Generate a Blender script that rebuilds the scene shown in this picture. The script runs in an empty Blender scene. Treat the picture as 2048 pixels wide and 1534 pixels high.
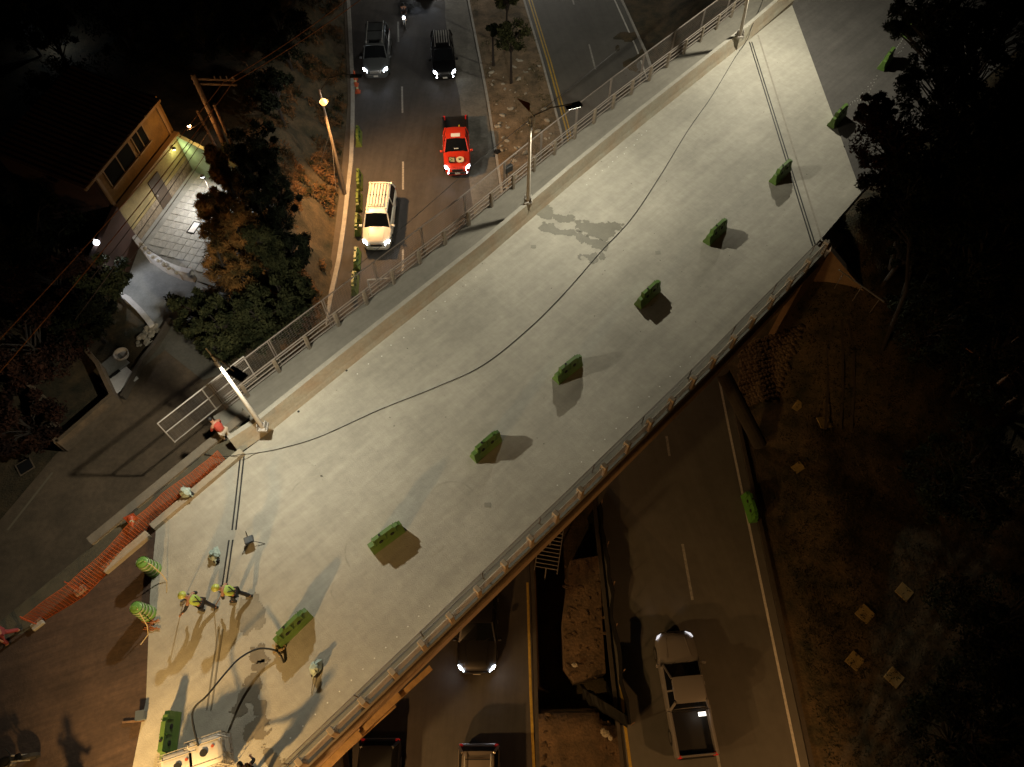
import bpy, bmesh, math, random
from mathutils import Vector, Matrix, noise
R = math.radians
random.seed(7)
scene = bpy.context.scene
C = scene.collection

# ---------------------------------------------------------------- camera, world, moon, exposure
F = 1420.0; TILT = R(30.7); CAM_H = 35.0
cam_d = bpy.data.cameras.new('camera'); cam = bpy.data.objects.new('camera', cam_d); C.objects.link(cam)
cam_d.sensor_width = 36; cam_d.lens = F/2048*36; cam_d.clip_end = 2000; cam_d.clip_start = .5
cam.location = (0, 0, CAM_H); cam.rotation_euler = (TILT, 0, 0); scene.camera = cam
w = bpy.data.worlds.new('World'); scene.world = w; w.use_nodes = True
nt = w.node_tree; bg = nt.nodes['Background']; sky = nt.nodes.new('ShaderNodeTexSky')
sky.sky_type = 'NISHITA'; sky.sun_disc = False; sky.sun_elevation = R(40); sky.sun_rotation = R(200)
nt.links.new(sky.outputs[0], bg.inputs[0]); bg.inputs[1].default_value = 0.00015
sd = bpy.data.lights.new('moon', 'SUN'); so = bpy.data.objects.new('moon', sd); C.objects.link(so)
sd.energy = 0.0015; sd.angle = R(.5); sd.color = (1, .95, .88); so.rotation_euler = (R(50), 0, R(160))
scene.view_settings.view_transform = 'Standard'; scene.view_settings.look = 'None'
scene.view_settings.exposure = 0; scene.view_settings.gamma = 1; scene.view_settings.use_curve_mapping = False
scene.render.engine = 'CYCLES'

# ---------------------------------------------------------------- survey helpers
_c, _s = math.cos(TILT), math.sin(TILT)
def P(px, py, z=0.0):
    "world point where the line of sight to a survey mark meets the level z"
    u = (px-1024)/F; v = (767-py)/F
    y = v*_c+_s; zz = v*_s-_c; t = (CAM_H-z)/-zz
    return Vector((u*t, y*t, z))
DK = 7.5            # deck level above the lower roads
YD = 4.0            # level of the yards and the street on the left bank
U = Vector((math.cos(R(45.4)), math.sin(R(45.4)), 0)); N = Vector((-U.y, U.x, 0))
def pw(pts, x):
    if x <= pts[0][0]: return pts[0][1]
    for a, b in zip(pts, pts[1:]):
        if x <= b[0]: return a[1]+(b[1]-a[1])*(x-a[0])/(b[0]-a[0])
    return pts[-1][1]
def sst(a, b, x):
    t = max(0, min(1, (x-a)/(b-a))); return t*t*(3-2*t)
BANKTOP = sorted([(P(*q, YD).y, P(*q, YD).x) for q in [(515,0),(520,200),(540,380),(575,560),(610,680),(560,800)]])
BANKBOT = sorted([(P(*q).y, P(*q).x) for q in [(690,0),(700,200),(682,395),(655,600),(655,760)]])
NEAR0 = P(1122, 1000, DK); AB = (P(1631, 493, DK)-NEAR0).dot(U)+2.0
def nz(x, y, s=.4, k=0): return noise.noise(Vector((x*s, y*s, k*7.3)))
def ground(x, y):
    bt = pw(BANKTOP, y); bb = pw(BANKBOT, y)
    h = 0
    if x < bb:
        k = (bb-x)/max(.5, bb-bt)
        if k >= 1: h = YD
        else: h = YD*(sst(0, 1, k)*.6+k*.4)+(nz(x, y, .5)*.7+nz(x, y, 1.3, 1)*.6)*math.sin(math.pi*k)
    q = Vector((x, y, 0))-Vector((NEAR0.x, NEAR0.y, 0)); s_ = q.dot(U); t_ = q.dot(N)
    d = max(0, -t_-.4, t_-13.4); e = max(0, AB+1.0-s_)
    lx = max(0, min(1, (x-12.2-max(0, (18-y))*.02)/2.5)) if y < 60 else 1
    hr = (DK-.06-math.hypot(d, e*1.5)*.62)
    if hr > 0 and x > 8: h = max(h, min(DK-.06, hr)*(lx if hr < DK-.1 else 1)+nz(x, y, .7)*.25*min(1, d+e))
    if x > 13.5 and h < 2: h = max(h, .25*min(3, x-13.5)+nz(x, y, .35)*.3*min(1, x-13.5))
    # median mound and excavation
    return h
def G(px, py):
    lo, hi = 0.0, 12.0
    for _ in range(40):
        m = (lo+hi)/2; p = P(px, py, m)
        if ground(p.x, p.y) > m: lo = m
        else: hi = m
    return P(px, py, (lo+hi)/2)

# ---------------------------------------------------------------- materials
MATS = {}
def mat(name, col, rough=.7, metal=0, var=.0, scale=3, bump=0, bscale=30, emit=None, es=1, streak=None, col2=None, spec=.5, det=6):
    if name in MATS: return MATS[name]
    m = bpy.data.materials.new(name); m.use_nodes = True; t = m.node_tree; b = t.nodes['Principled BSDF']
    b.inputs['Base Color'].default_value = (*col, 1); b.inputs['Roughness'].default_value = rough
    b.inputs['Metallic'].default_value = metal; b.inputs['Specular IOR Level'].default_value = spec
    if emit: b.inputs['Emission Color'].default_value = (*emit, 1); b.inputs['Emission Strength'].default_value = es
    if var or col2 or bump:
        tc = t.nodes.new('ShaderNodeTexCoord')
    if var or col2:
        c2 = col2 or tuple(c*(1-var) for c in col)
        n1 = t.nodes.new('ShaderNodeTexNoise'); n1.inputs['Scale'].default_value = scale; n1.inputs['Detail'].default_value = det; n1.inputs['Roughness'].default_value = .65
        t.links.new(tc.outputs['Object'], n1.inputs['Vector'])
        cr = t.nodes.new('ShaderNodeValToRGB'); cr.color_ramp.elements[0].position = .32; cr.color_ramp.elements[1].position = .68
        cr.color_ramp.elements[0].color = (*c2, 1); cr.color_ramp.elements[1].color = (*col, 1)
        t.links.new(n1.outputs['Fac'], cr.inputs['Fac'])
        n2 = t.nodes.new('ShaderNodeTexNoise'); n2.inputs['Scale'].default_value = scale*9; n2.inputs['Detail'].default_value = 3
        t.links.new(tc.outputs['Object'], n2.inputs['Vector'])
        mr = t.nodes.new('ShaderNodeMapRange'); mr.inputs['From Min'].default_value = .3; mr.inputs['From Max'].default_value = .7
        mr.inputs['To Min'].default_value = 1-var*.35; mr.inputs['To Max'].default_value = 1+var*.25
        t.links.new(n2.outputs['Fac'], mr.inputs['Value'])
        last = cr.outputs['Color']
        facs = [mr.outputs['Result']]
        if streak:   # (angle, along, across, amount)
            for (ang, al, ac, am) in streak:
                mp = t.nodes.new('ShaderNodeMapping'); mp.vector_type = 'TEXTURE'; mp.inputs['Rotation'].default_value = (0, 0, R(ang)); mp.inputs['Scale'].default_value = (1/al, 1/ac, 1)
                t.links.new(tc.outputs['Object'], mp.inputs['Vector'])
                n3 = t.nodes.new('ShaderNodeTexNoise'); n3.inputs['Scale'].default_value = 1; n3.inputs['Detail'].default_value = 5; n3.inputs['Roughness'].default_value = .7
                t.links.new(mp.outputs[0], n3.inputs['Vector'])
                m3 = t.nodes.new('ShaderNodeMapRange'); m3.inputs['From Min'].default_value = .3; m3.inputs['From Max'].default_value = .7
                m3.inputs['To Min'].default_value = 1-am; m3.inputs['To Max'].default_value = 1+am*.6
                t.links.new(n3.outputs['Fac'], m3.inputs['Value']); facs.append(m3.outputs['Result'])
        for f in facs:
            vm = t.nodes.new('ShaderNodeVectorMath'); vm.operation = 'SCALE'
            t.links.new(last, vm.inputs[0]); t.links.new(f, vm.inputs['Scale']); last = vm.outputs[0]
        t.links.new(last, b.inputs['Base Color'])
    if bump:
        nb = t.nodes.new('ShaderNodeTexNoise'); nb.inputs['Scale'].default_value = bscale; nb.inputs['Detail'].default_value = 6
        t.links.new(tc.outputs['Object'], nb.inputs['Vector'])
        bn = t.nodes.new('ShaderNodeBump'); bn.inputs['Strength'].default_value = bump; bn.inputs['Distance'].default_value = .05
        t.links.new(nb.outputs['Fac'], bn.inputs['Height']); t.links.new(bn.outputs[0], b.inputs['Normal'])
    MATS[name] = m; return m

deck_m = mat('deck concrete', (.42,.398,.333), .75, var=.2, scale=.34, bump=.35, bscale=22, streak=[(45.4,.06,1.1,.16),(135.4,.4,12,.06),(45.4,.3,.45,.11),(20,1.5,9,.05)])
walk_m = mat('footway concrete', (.215,.20,.165), .85, var=.2, scale=.5, bump=.25, streak=[(45.4,.3,4,.12)])
para_m = mat('parapet concrete', (.34,.32,.25), .85, var=.25, scale=.8, col2=(.32,.245,.165), bump=.3, streak=[(45.4,.25,6,.15)])
cap_m = mat('parapet top concrete', (.34,.32,.27), .85, var=.2, scale=2, bump=.2)
beam_m = mat('edge beam concrete', (.36,.26,.16), .85, var=.35, scale=1.5, bump=.3)
post_m = mat('post concrete', (.34,.27,.19), .85, var=.25, scale=4, bump=.2)
steel_m = mat('galvanised steel', (.42,.39,.35), .4, .25, var=.2, scale=8)
dsteel_m = mat('dull steel', (.20,.17,.145), .55, .2, var=.3, scale=8)
asph_m = mat('worn asphalt', (.068,.061,.055), .8, var=.3, scale=.3, bump=.4, bscale=60, streak=[(86,.05,.8,.25),(86,.3,3,.15)])
asph2_m = mat('worn asphalt inbound', (.115,.11,.098), .8, var=.2, scale=.25, bump=.35, bscale=60, streak=[(102,.06,.9,.15)])
asph3_m = mat('approach asphalt', (.105,.098,.09), .9, var=.25, scale=.5, bump=.4, bscale=60, streak=[(45,.2,3,.2)])
patch_m = mat('concrete lane', (.19,.18,.155), .85, var=.5, scale=.6, bump=.3)
earth_m = mat('dry earth', (.27,.19,.115), .95, var=.5, scale=.9, col2=(.075,.06,.035), bump=.9, bscale=9)  # soil brightened in place of lamplight on the north median
grass_m = mat('bank earth', (.10,.068,.034), .95, var=.5, scale=.9, col2=(.02,.021,.010), bump=1, bscale=10)
ramp_m = mat('raked asphalt', (.085,.052,.034), .95, var=.45, scale=.7, bump=.35, bscale=12, streak=[(20,.3,5,.3)])
pave_m = mat('pavement concrete', (.12,.095,.068), .9, var=.3, scale=1.2, bump=.3)
street_m = mat('street concrete', (.19,.135,.085), .9, var=.4, scale=.5, bump=.4, col2=(.10,.075,.048))  # brown tint put into the colour in place of warm lamplight
yardc_m = mat('yard concrete', (.30,.30,.28), .85, var=.3, scale=1.2, bump=.3)
tile_m = mat('paving tile', (.36,.35,.32), .8, var=.3, scale=2, bump=.2)
white_m = mat('white road paint', (.62,.60,.55), .7, var=.35, scale=8)
wht_old = mat('worn road paint', (.36,.35,.32), .8, var=.5, scale=8)
yel_m = mat('yellow road paint', (.50,.33,.05), .7, var=.4, scale=6)
kerb_m = mat('pale kerb', (.40,.38,.34), .85, var=.3, scale=3, bump=.2)
wet_m = mat('wet concrete', (.20,.19,.15), .6, var=.2, scale=2)
dark_m = mat('black rubber', (.008,.008,.008), .8)
black_m = mat('black metal', (.010,.010,.010), .6)
glass_m = mat('car glass', (.006,.007,.008), .1, spec=.1)
tyre_m = mat('tyre', (.014,.014,.014), .85)
rim_m = mat('rim alloy', (.35,.35,.35), .3, .9)
lime_m = mat('lime plastic', (.095,.175,.035), .5, var=.12, scale=1.2)
limed_m = mat('dull lime plastic', (.07,.22,.03), .5, var=.25, scale=3)
limey_m = mat('yellow lime plastic', (.12,.16,.03), .45, var=.15, scale=3)
drum_m = mat('drum lime plastic', (.15,.30,.06), .45, var=.1, scale=3)
band_m = mat('reflective band', (.36,.42,.26), .4)
orange_m = mat('orange mesh plastic', (.50,.11,.022), .6)
redp_m = mat('orange cone plastic', (.38,.07,.025), .5)
polew_m = mat('white painted pole', (.46,.42,.36), .5, var=.15, scale=4)
rust_m = mat('rusty orange paint', (.40,.10,.03), .7, var=.3, scale=6)
wood_m = mat('weathered wood', (.22,.13,.075), .9, var=.4, scale=5, bump=.4)
yellow_wall = mat('ochre plaster', (.20,.11,.025), .9, var=.45, scale=1.2, bump=.25)
cream_wall = mat('cream plaster', (.26,.20,.085), .9, var=.4, scale=1.2, bump=.25)
green_wall = mat('pale green plaster', (.36,.44,.30), .9, var=.2, scale=1.5, bump=.2)
stonew_m = mat('rough plinth', (.24,.19,.13), .95, var=.55, scale=5, bump=1, bscale=12)
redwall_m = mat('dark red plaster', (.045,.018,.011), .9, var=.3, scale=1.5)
whitew_m = mat('whitewashed wall', (.62,.60,.58), .85, var=.15, scale=3, bump=.3)
roof_m = mat('red roof sheet', (.045,.018,.010), .7, var=.3, scale=2)
door_m = mat('brown door', (.06,.04,.025), .6, var=.3, scale=5)
win_m = mat('dark window glass', (.004,.004,.004), .8, spec=.05)
frame_m = mat('window frame', (.20,.12,.05), .7)
stone_m = mat('field stone', (.42,.38,.30), .9, var=.35, scale=6, bump=.6)
cobble_m = mat('abutment stone', (.12,.08,.045), .9, var=.4, scale=3, bump=.6)
rubble_m = mat('rubble', (.30,.28,.25), .95, var=.4, scale=6, bump=.6)
bark_m = mat('bark', (.03,.022,.016), .95, var=.4, scale=6, bump=.6)
ibc_m = mat('milky tank plastic', (.62,.60,.55), .5, var=.08, scale=2)
hose_m = mat('black hose', (.012,.013,.013), .7)
skin_m = mat('skin', (.30,.15,.09), .6); hair_m = mat('black hair', (.006,.005,.005), .7)
vest_m = mat('hi-vis lime vest', (.36,.50,.10), .7, var=.15, scale=9); jean_m = mat('dark trousers', (.015,.016,.022), .85, var=.3, scale=8)
red_cloth = mat('red cloth', (.36,.05,.03), .85, var=.2, scale=9); pale_cloth = mat('beige cloth', (.38,.33,.26), .85)
hel_m = mat('yellow helmet', (.36,.40,.08), .4)
sack_m = mat('pale teal sack', (.42,.52,.46), .7, var=.35, scale=7)
sheet_m = mat('black sheeting', (.006,.006,.005), .7, spec=.2)
slab_m = mat('ochre slab', (.34,.25,.10), .9, var=.3, scale=4)

def leafmat(name, a, b):
    m = bpy.data.materials.new(name); m.use_nodes = True; t = m.node_tree; p = t.nodes['Principled BSDF']
    p.inputs['Roughness'].default_value = .85; p.inputs['Specular IOR Level'].default_value = .15
    tc = t.nodes.new('ShaderNodeTexCoord'); n = t.nodes.new('ShaderNodeTexNoise'); n.inputs['Scale'].default_value = 1.3; n.inputs['Detail'].default_value = 4
    t.links.new(tc.outputs['Object'], n.inputs['Vector'])
    cr = t.nodes.new('ShaderNodeValToRGB'); cr.color_ramp.elements[0].position = .38; cr.color_ramp.elements[1].position = .62
    cr.color_ramp.elements[0].color = (*a, 1); cr.color_ramp.elements[1].color = (*b, 1)
    t.links.new(n.outputs['Fac'], cr.inputs['Fac']); t.links.new(cr.outputs[0], p.inputs['Base Color'])
    return m
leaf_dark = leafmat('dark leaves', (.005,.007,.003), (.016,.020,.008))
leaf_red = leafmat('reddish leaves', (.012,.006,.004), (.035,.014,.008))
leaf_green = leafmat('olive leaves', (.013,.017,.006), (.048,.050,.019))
leaf_lamplit = leafmat('lamplit russet needles', (.06,.045,.016), (.28,.13,.035))  # orange lamplight on the crowns brightened into the needle colour

# ---------------------------------------------------------------- mesh builder
class MB:
    def __init__(s): s.v = []; s.f = []; s.m = []; s.cur = 0
    def poly(s, pts, flip=False):
        i = len(s.v); s.v += [tuple(p) for p in pts]; f = list(range(i, i+len(pts)))
        s.f.append(f[::-1] if flip else f); s.m.append(s.cur); return s
    def prism(s, pts, z0, z1):
        n = len(pts); i = len(s.v)
        s.v += [(p[0], p[1], z0) for p in pts]+[(p[0], p[1], z1) for p in pts]
        a = sum(pts[k][0]*pts[(k+1)%n][1]-pts[(k+1)%n][0]*pts[k][1] for k in range(n))
        fs = [list(range(i, i+n))[::-1], list(range(i+n, i+2*n))]+[[i+k, i+(k+1)%n, i+n+(k+1)%n, i+n+k] for k in range(n)]
        if a < 0: fs = [f[::-1] for f in fs]
        s.f += fs; s.m += [s.cur]*len(fs); return s
    def box(s, c, d, M=None, b=0):
        x, y, z = d[0]/2, d[1]/2, d[2]/2
        if b:
            b = min(b, x*.9, y*.9, z*.9)
            prof = [(-x+b,-y),(x-b,-y),(x,-y+b),(x,y-b),(x-b,y),(-x+b,y),(-x,y-b),(-x,-y+b)]
            inn = [(px_*(x-b)/x, py_*(y-b)/y) for px_, py_ in prof]
            rings = [[(p[0], p[1], -z) for p in inn], [(p[0], p[1], -z+b) for p in prof], [(p[0], p[1], z-b) for p in prof], [(p[0], p[1], z) for p in inn]]
            M2 = M or Matrix.Identity(4); c = Vector(c)
            s.loft([[c+(M2 @ Vector(p)) for p in r] for r in rings], cap=True); return s
        i = len(s.v); c = Vector(c)
        for sx in (-x, x):
            for sy in (-y, y):
                for sz in (-z, z):
                    p = Vector((sx, sy, sz)); p = (M @ p) if M else p; s.v.append(tuple(c+p))
        for f in ((0,1,3,2),(4,6,7,5),(0,4,5,1),(2,3,7,6),(0,2,6,4),(1,5,7,3)):
            s.f.append([i+k for k in f]); s.m.append(s.cur)
        return s
    def loft(s, rings, cap=True, close=True):
        n = len(rings[0]); i = len(s.v)
        for r in rings: s.v += [tuple(p) for p in r]
        for a in range(len(rings)-1):
            for k in range(n if close else n-1):
                s.f.append([i+a*n+k, i+a*n+(k+1)%n, i+(a+1)*n+(k+1)%n, i+(a+1)*n+k]); s.m.append(s.cur)
        if cap: s.f.append(list(range(i, i+n))[::-1]); s.f.append([i+(len(rings)-1)*n+k for k in range(n)]); s.m += [s.cur]*2
        return s
    def tube(s, pts, r, n=6, cap=True):
        pts = [Vector(p) for p in pts]; rr = r if isinstance(r, (list, tuple)) else [r]*len(pts); rings = []
        for k, p in enumerate(pts):
            d = (pts[min(k+1, len(pts)-1)]-pts[max(k-1, 0)]).normalized()
            up = Vector((0, 0, 1)) if abs(d.z) < .95 else Vector((1, 0, 0))
            a = d.cross(up).normalized(); b = d.cross(a)
            rings.append([p+(a*math.cos(2*math.pi*j/n)+b*math.sin(2*math.pi*j/n))*rr[k] for j in range(n)])
        return s.loft(rings, cap)
    def beam(s, a, b, w_, h):
        a = Vector(a); b = Vector(b); d = (b-a); L = d.length; d.normalize()
        up = Vector((0, 0, 1)) if abs(d.z) < .95 else Vector((0, 1, 0))
        y = up.cross(d).normalized(); z = d.cross(y)
        M = Matrix((d, y, z)).transposed().to_4x4()
        return s.box((a+b)/2, (L, w_, h), M)
    def disc(s, c, r, axis, th=.01, n=14):
        c = Vector(c); a = Vector(axis).normalized(); return s.tube([c-a*th/2, c+a*th/2], r, n)
    def sphere(s, c, r, n=10, m=6):
        r = (r, r, r) if not isinstance(r, (tuple, list)) else r; rings = []
        for j in range(m+1):
            th = math.pi*(j+.001)/(m+.002)
            rings.append([(c[0]+r[0]*math.sin(th)*math.cos(2*math.pi*k/n), c[1]+r[1]*math.sin(th)*math.sin(2*math.pi*k/n), c[2]-r[2]*math.cos(th)) for k in range(n)])
        return s.loft(rings)
    def mesh(s, name, *mats, smooth=False):
        me = bpy.data.meshes.new(name); me.from_pydata(s.v, [], s.f)
        for m in mats: me.materials.append(m)
        if len(mats) > 1: me.polygons.foreach_set('material_index', s.m)
        if smooth: me.polygons.foreach_set('use_smooth', [True]*len(s.f))
        me.update(); return me
    def build(s, name, m, parent=None, smooth=False, auto=False):
        mats = m if isinstance(m, (list, tuple)) else [m]
        me = s.mesh(name, *mats, smooth=smooth or auto)
        if auto:
            bm = bmesh.new(); bm.from_mesh(me); bmesh.ops.recalc_face_normals(bm, faces=bm.faces)
            for e in bm.edges:
                if len(e.link_faces) == 2 and e.calc_face_angle(0) > R(38): e.smooth = False
            bm.to_mesh(me); bm.free()
        return link(name, me, parent)
def link(name, me, parent=None, loc=None, rz=0):
    o = bpy.data.objects.new(name, me); C.objects.link(o)
    if parent: o.parent = parent
    if loc is not None: o.location = loc
    if rz: o.rotation_euler.z = rz
    return o
def tag(o, label, cat=None, group=None, kind=None):
    if label: o['label'] = label
    if cat: o['category'] = cat
    if group: o['group'] = group
    if kind: o['kind'] = kind
    return o
def thing(name, label, cat, loc=(0,0,0), rz=0, group=None):
    o = bpy.data.objects.new(name, None); C.objects.link(o); o.location = loc; o.rotation_euler.z = rz; o.empty_display_size = .3
    return tag(o, label, cat, group)
def struct(name, mb, m, **k):
    o = mb.build(name, m, **k); o['kind'] = 'structure'; return o
def copy_tree(o, parent=None):
    c = o.copy(); C.objects.link(c); c.parent = parent
    for ch in list(o.children): copy_tree(ch, c)
    return c
def place(proto, first, loc, rz, label, group=None):
    o = proto if first else copy_tree(proto)
    o.location = loc; o.rotation_euler.z = rz; o['label'] = label
    if group: o['group'] = group
    return o
def lamp_light(name, loc, energy, color, size=.12, spot=None, rot=None, parent=None, blend=.25, batwing=0):
    d = bpy.data.lights.new(name, 'SPOT' if spot else 'POINT'); d.energy = energy; d.color = color; d.shadow_soft_size = size
    if spot: d.spot_size = R(spot); d.spot_blend = blend
    o = bpy.data.objects.new(name, d); C.objects.link(o); o.location = loc
    if rot: o.rotation_euler = rot
    if parent: o.parent = parent
    if batwing:      # street-lamp optics: more light sideways than straight down
        d.use_nodes = True; t = d.node_tree; em = t.nodes['Emission']
        g = t.nodes.new('ShaderNodeNewGeometry'); sx = t.nodes.new('ShaderNodeSeparateXYZ'); t.links.new(g.outputs['Incoming'], sx.inputs[0])
        ab = t.nodes.new('ShaderNodeMath'); ab.operation = 'ABSOLUTE'; t.links.new(sx.outputs[2], ab.inputs[0])
        mx = t.nodes.new('ShaderNodeMath'); mx.operation = 'MAXIMUM'; t.links.new(ab.outputs[0], mx.inputs[0]); mx.inputs[1].default_value = batwing
        pwn = t.nodes.new('ShaderNodeMath'); pwn.operation = 'POWER'; t.links.new(mx.outputs[0], pwn.inputs[0]); pwn.inputs[1].default_value = -.95
        t.links.new(pwn.outputs[0], em.inputs['Strength'])
    return o
def pxs(pts, z): return [P(a, b, z) for a, b in pts]
def strip(mb, pts, wd, z=None):
    "flat ribbon along a polyline"
    pts = [Vector(p) for p in pts]; L = []; Rr = []
    for k, p in enumerate(pts):
        d = (pts[min(k+1, len(pts)-1)]-pts[max(k-1, 0)]); d.z = 0; d.normalize(); n = Vector((-d.y, d.x, 0))*wd/2
        L.append(p+n); Rr.append(p-n)
    for k in range(len(pts)-1): mb.poly([Rr[k], Rr[k+1], L[k+1], L[k]])
    return mb
def subdiv(pts, step):
    out = [Vector(pts[0])]
    for a, b in zip(pts, pts[1:]):
        a = Vector(a); b = Vector(b); n = max(1, int((b-a).length/step))
        out += [a+(b-a)*(k+1)/n for k in range(n)]
    return out
def kerb(pts, wd, h, z=0):
    m = MB()
    for a, b in zip(pts, pts[1:]):
        a = Vector((a[0], a[1], z+h/2)); b = Vector((b[0], b[1], z+h/2)); m.beam(a, b, wd, h)
    return m

# ================================================================= THE SETTING
m = MB(); m.poly([(-400,-300,-1.6),(400,-300,-1.6),(400,500,-1.6),(-400,500,-1.6)]); struct('ground', m, grass_m)
# terrain sheet
m = MB(); x0, x1, y0, y1, st = -60, 56, -14, 96, .4
nx = int((x1-x0)/st)+1; ny = int((y1-y0)/st)+1
PIT = [P(*q) for q in [(1072,1150),(1062,1000),(1150,850),(1190,900),(1195,1010),(1252,1450),(1150,1405),(1075,1420)]]
def inpoly(x, y, poly):
    c = False; j = len(poly)-1
    for i in range(len(poly)):
        a, b = poly[i], poly[j]
        if (a.y > y) != (b.y > y) and x < (b.x-a.x)*(y-a.y)/(b.y-a.y)+a.x: c = not c
        j = i
    return c
for j in range(ny):
    for i in range(nx):
        x = x0+i*st; y = y0+j*st; z = ground(x, y)
        if inpoly(x, y, PIT): z = -2.1
        m.v.append((x, y, z))
for j in range(ny-1):
    for i in range(nx-1):
        k = j*nx+i; m.f.append([k, k+1, k+nx+1, k+nx]); m.m.append(0)
struct('terrain', m, grass_m, smooth=True)

def road(name, L, Rt, mt, z=.03, ext=2):
    "road sheet between two pixel-surveyed edges"
    m = MB(); n = len(L)
    for k in range(n-1): m.poly([L[k], Rt[k], Rt[k+1], L[k+1]])
    for p in range(len(m.v)): v = m.v[p]; m.v[p] = (v[0], v[1], z)
    return struct(name, m, mt)
# surveyed edges in metres (x at y), south to north
LK = [(-12, -11.6), (22, -11.3), (31, -10.9), (40, -11.25), (47, -12.0), (58.4, -13.7), (95, -19)]      # left kerb
ML = [(-12, 1.3), (1.4, 1.0), (9.5, .9), (20, .45), (30, -.1), (36.7, -.9), (46, -2.0), (58.4, -3.8), (95, -9)]   # median west
MR = [(-12, 5.5), (1.4, 4.9), (13.4, 4.4), (25, 4.25), (41.7, 3.7), (50, 2.5), (58.4, 1.1), (95, -5)]   # median east
RK = [(-12, 13.1), (1.4, 12.9), (18.7, 12.4), (30, 12.2), (40, 11.7), (51, 10.5), (58.4, 9.1), (95, 2)]   # right kerb
def line(tab, ys, z=0): return [Vector((pw(tab, y), y, z)) for y in ys]
ys = list(range(-12, 96, 3))
road('road_left', line(LK, ys), line(ML, ys), asph_m)
road('road_right', line(MR, ys), line(RK, ys), asph2_m)
# pale concrete shoulder lane along the median
ysh = list(range(30, 64, 2))
m = MB()
for a, b in zip(ysh, ysh[1:]):
    xa, xb = pw(ML, a), pw(ML, b)
    m.poly([(xa-2.0+.3*nz(0,a,.3), a, .034), (xa, a, .034), (xb, b, .034), (xb-2.0+.3*nz(0,b,.3), b, .034)])
struct('concrete_shoulder', m, patch_m)
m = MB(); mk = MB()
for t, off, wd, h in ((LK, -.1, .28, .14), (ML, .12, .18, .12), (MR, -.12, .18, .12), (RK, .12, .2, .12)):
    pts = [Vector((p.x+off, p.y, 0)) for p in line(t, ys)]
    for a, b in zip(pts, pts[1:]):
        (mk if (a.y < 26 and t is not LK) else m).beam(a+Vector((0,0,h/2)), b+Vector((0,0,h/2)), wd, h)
struct('kerbs', m, kerb_m); struct('dark_kerbs', mk, mat('dark kerb', (.06,.05,.04), .9, var=.3, scale=3))  # southern stretch of kerb gets a darker colour
# pavement between left kerb and bank
m = MB()
for a, b in zip(ys, ys[1:]):
    if a < 14 or a > 70: continue
    za = .10
    m.poly([(pw(BANKBOT, a)-.1, a, za), (pw(LK, a)-.24, a, za), (pw(LK, b)-.24, b, za), (pw(BANKBOT, b)-.1, b, za)])
struct('pavement', m, pave_m)
# markings
m = MB()
for a, b in [((796,43),(797,84)),((804,173),(805,226)),((806,323),(806,379)),((806,499),(805,552)),((793,-60),(794,-20)),
             ((1132,-50),(1148,9)),((1178,88),(1191,139)),((1214,240),(1226,290)),((1333,872),(1339,912)),((1365,1088),(1385,1200)),((1418,1410),(1441,1545)),((800,640),(798,720))]:
    strip(m, [P(*a, .036), P(*b, .036)], .13)
struct('lane_markings', m, wht_old)
m = MB(); yy = list(range(-10, 94, 2))
strip(m, [p+Vector((-.45, 0, .036)) for p in line(RK, yy)], .12)
struct('edge_line', m, white_m)
m = MB()
strip(m, [p+Vector((.32, 0, .036)) for p in line(MR, [y for y in yy if y > 30])], .12)
strip(m, [p+Vector((.55, 0, .038)) for p in line(MR, [y for y in yy if y > 30])], .10)
strip(m, [P(1055,1165,.036), P(1061,1380,.036), P(1068,1540,.036), P(1076,1800,.036)], .12)
strip(m, [P(1240,1355,.036), P(1250,1450,.036), P(1262,1540,.036), P(1290,1800,.036)], .13)
struct('yellow_edge_lines', m, yel_m)
# median soil
m = MB(); n = 14
ysm = [y*.5 for y in range(-24, 190)]
for y in ysm:
    a, b = pw(ML, y)+.2, pw(MR, y)-.2
    for k in range(n+1):
        x = a+(b-a)*k/n; z = .12+(.22+nz(x, y, .9)*.25+nz(x, y, 2.7, 3)*.1)*math.sin(math.pi*k/n)
        if inpoly(x, y, PIT): z = -2.0+nz(x, y, 1.1)*.2
        m.v.append((x, y, z))
for j in range(len(ysm)-1):
    for k in range(n):
        i = j*(n+1)+k; m.f.append([i, i+1, i+n+2, i+n+1]); m.m.append(0)
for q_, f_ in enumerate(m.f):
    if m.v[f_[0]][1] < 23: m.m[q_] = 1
earth2_m = mat('dark earth', (.14,.088,.048), .95, var=.5, scale=1.2, col2=(.05,.035,.02), bump=1, bscale=8)  # darker copy of the median soil for its south end
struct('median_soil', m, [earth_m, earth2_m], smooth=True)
# left bank platform sheets
z4 = YD+.03
m = MB(); m.poly([P(a, b, z4) for a, b in [(470,852),(520,800),(480,770),(370,700),(335,640),(262,740),(225,815),(110,910),(0,1040),(-400,1400),(-400,1900),(190,1500),(200,1080)]][::-1]); struct('street', m, street_m)
m = MB(); m.poly([P(a, b, z4+.006) for a, b in [(470,740),(395,655),(335,640),(285,735),(330,700),(405,760)]]); struct('street_patch', m, mat('pale street patch', (.17,.155,.12), .9, var=.35, scale=.8))
m = MB(); m.poly([P(a, b, z4+.004) for a, b in [(388,560),(280,490),(243,590),(305,652),(420,700),(480,600)]]); struct('driveway', m, yardc_m)
m = MB(); m.poly([P(a, b, z4) for a, b in [(384,336),(278,484),(388,560),(520,600),(560,420),(500,350)]]); struct('yard', m, yardc_m)

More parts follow.
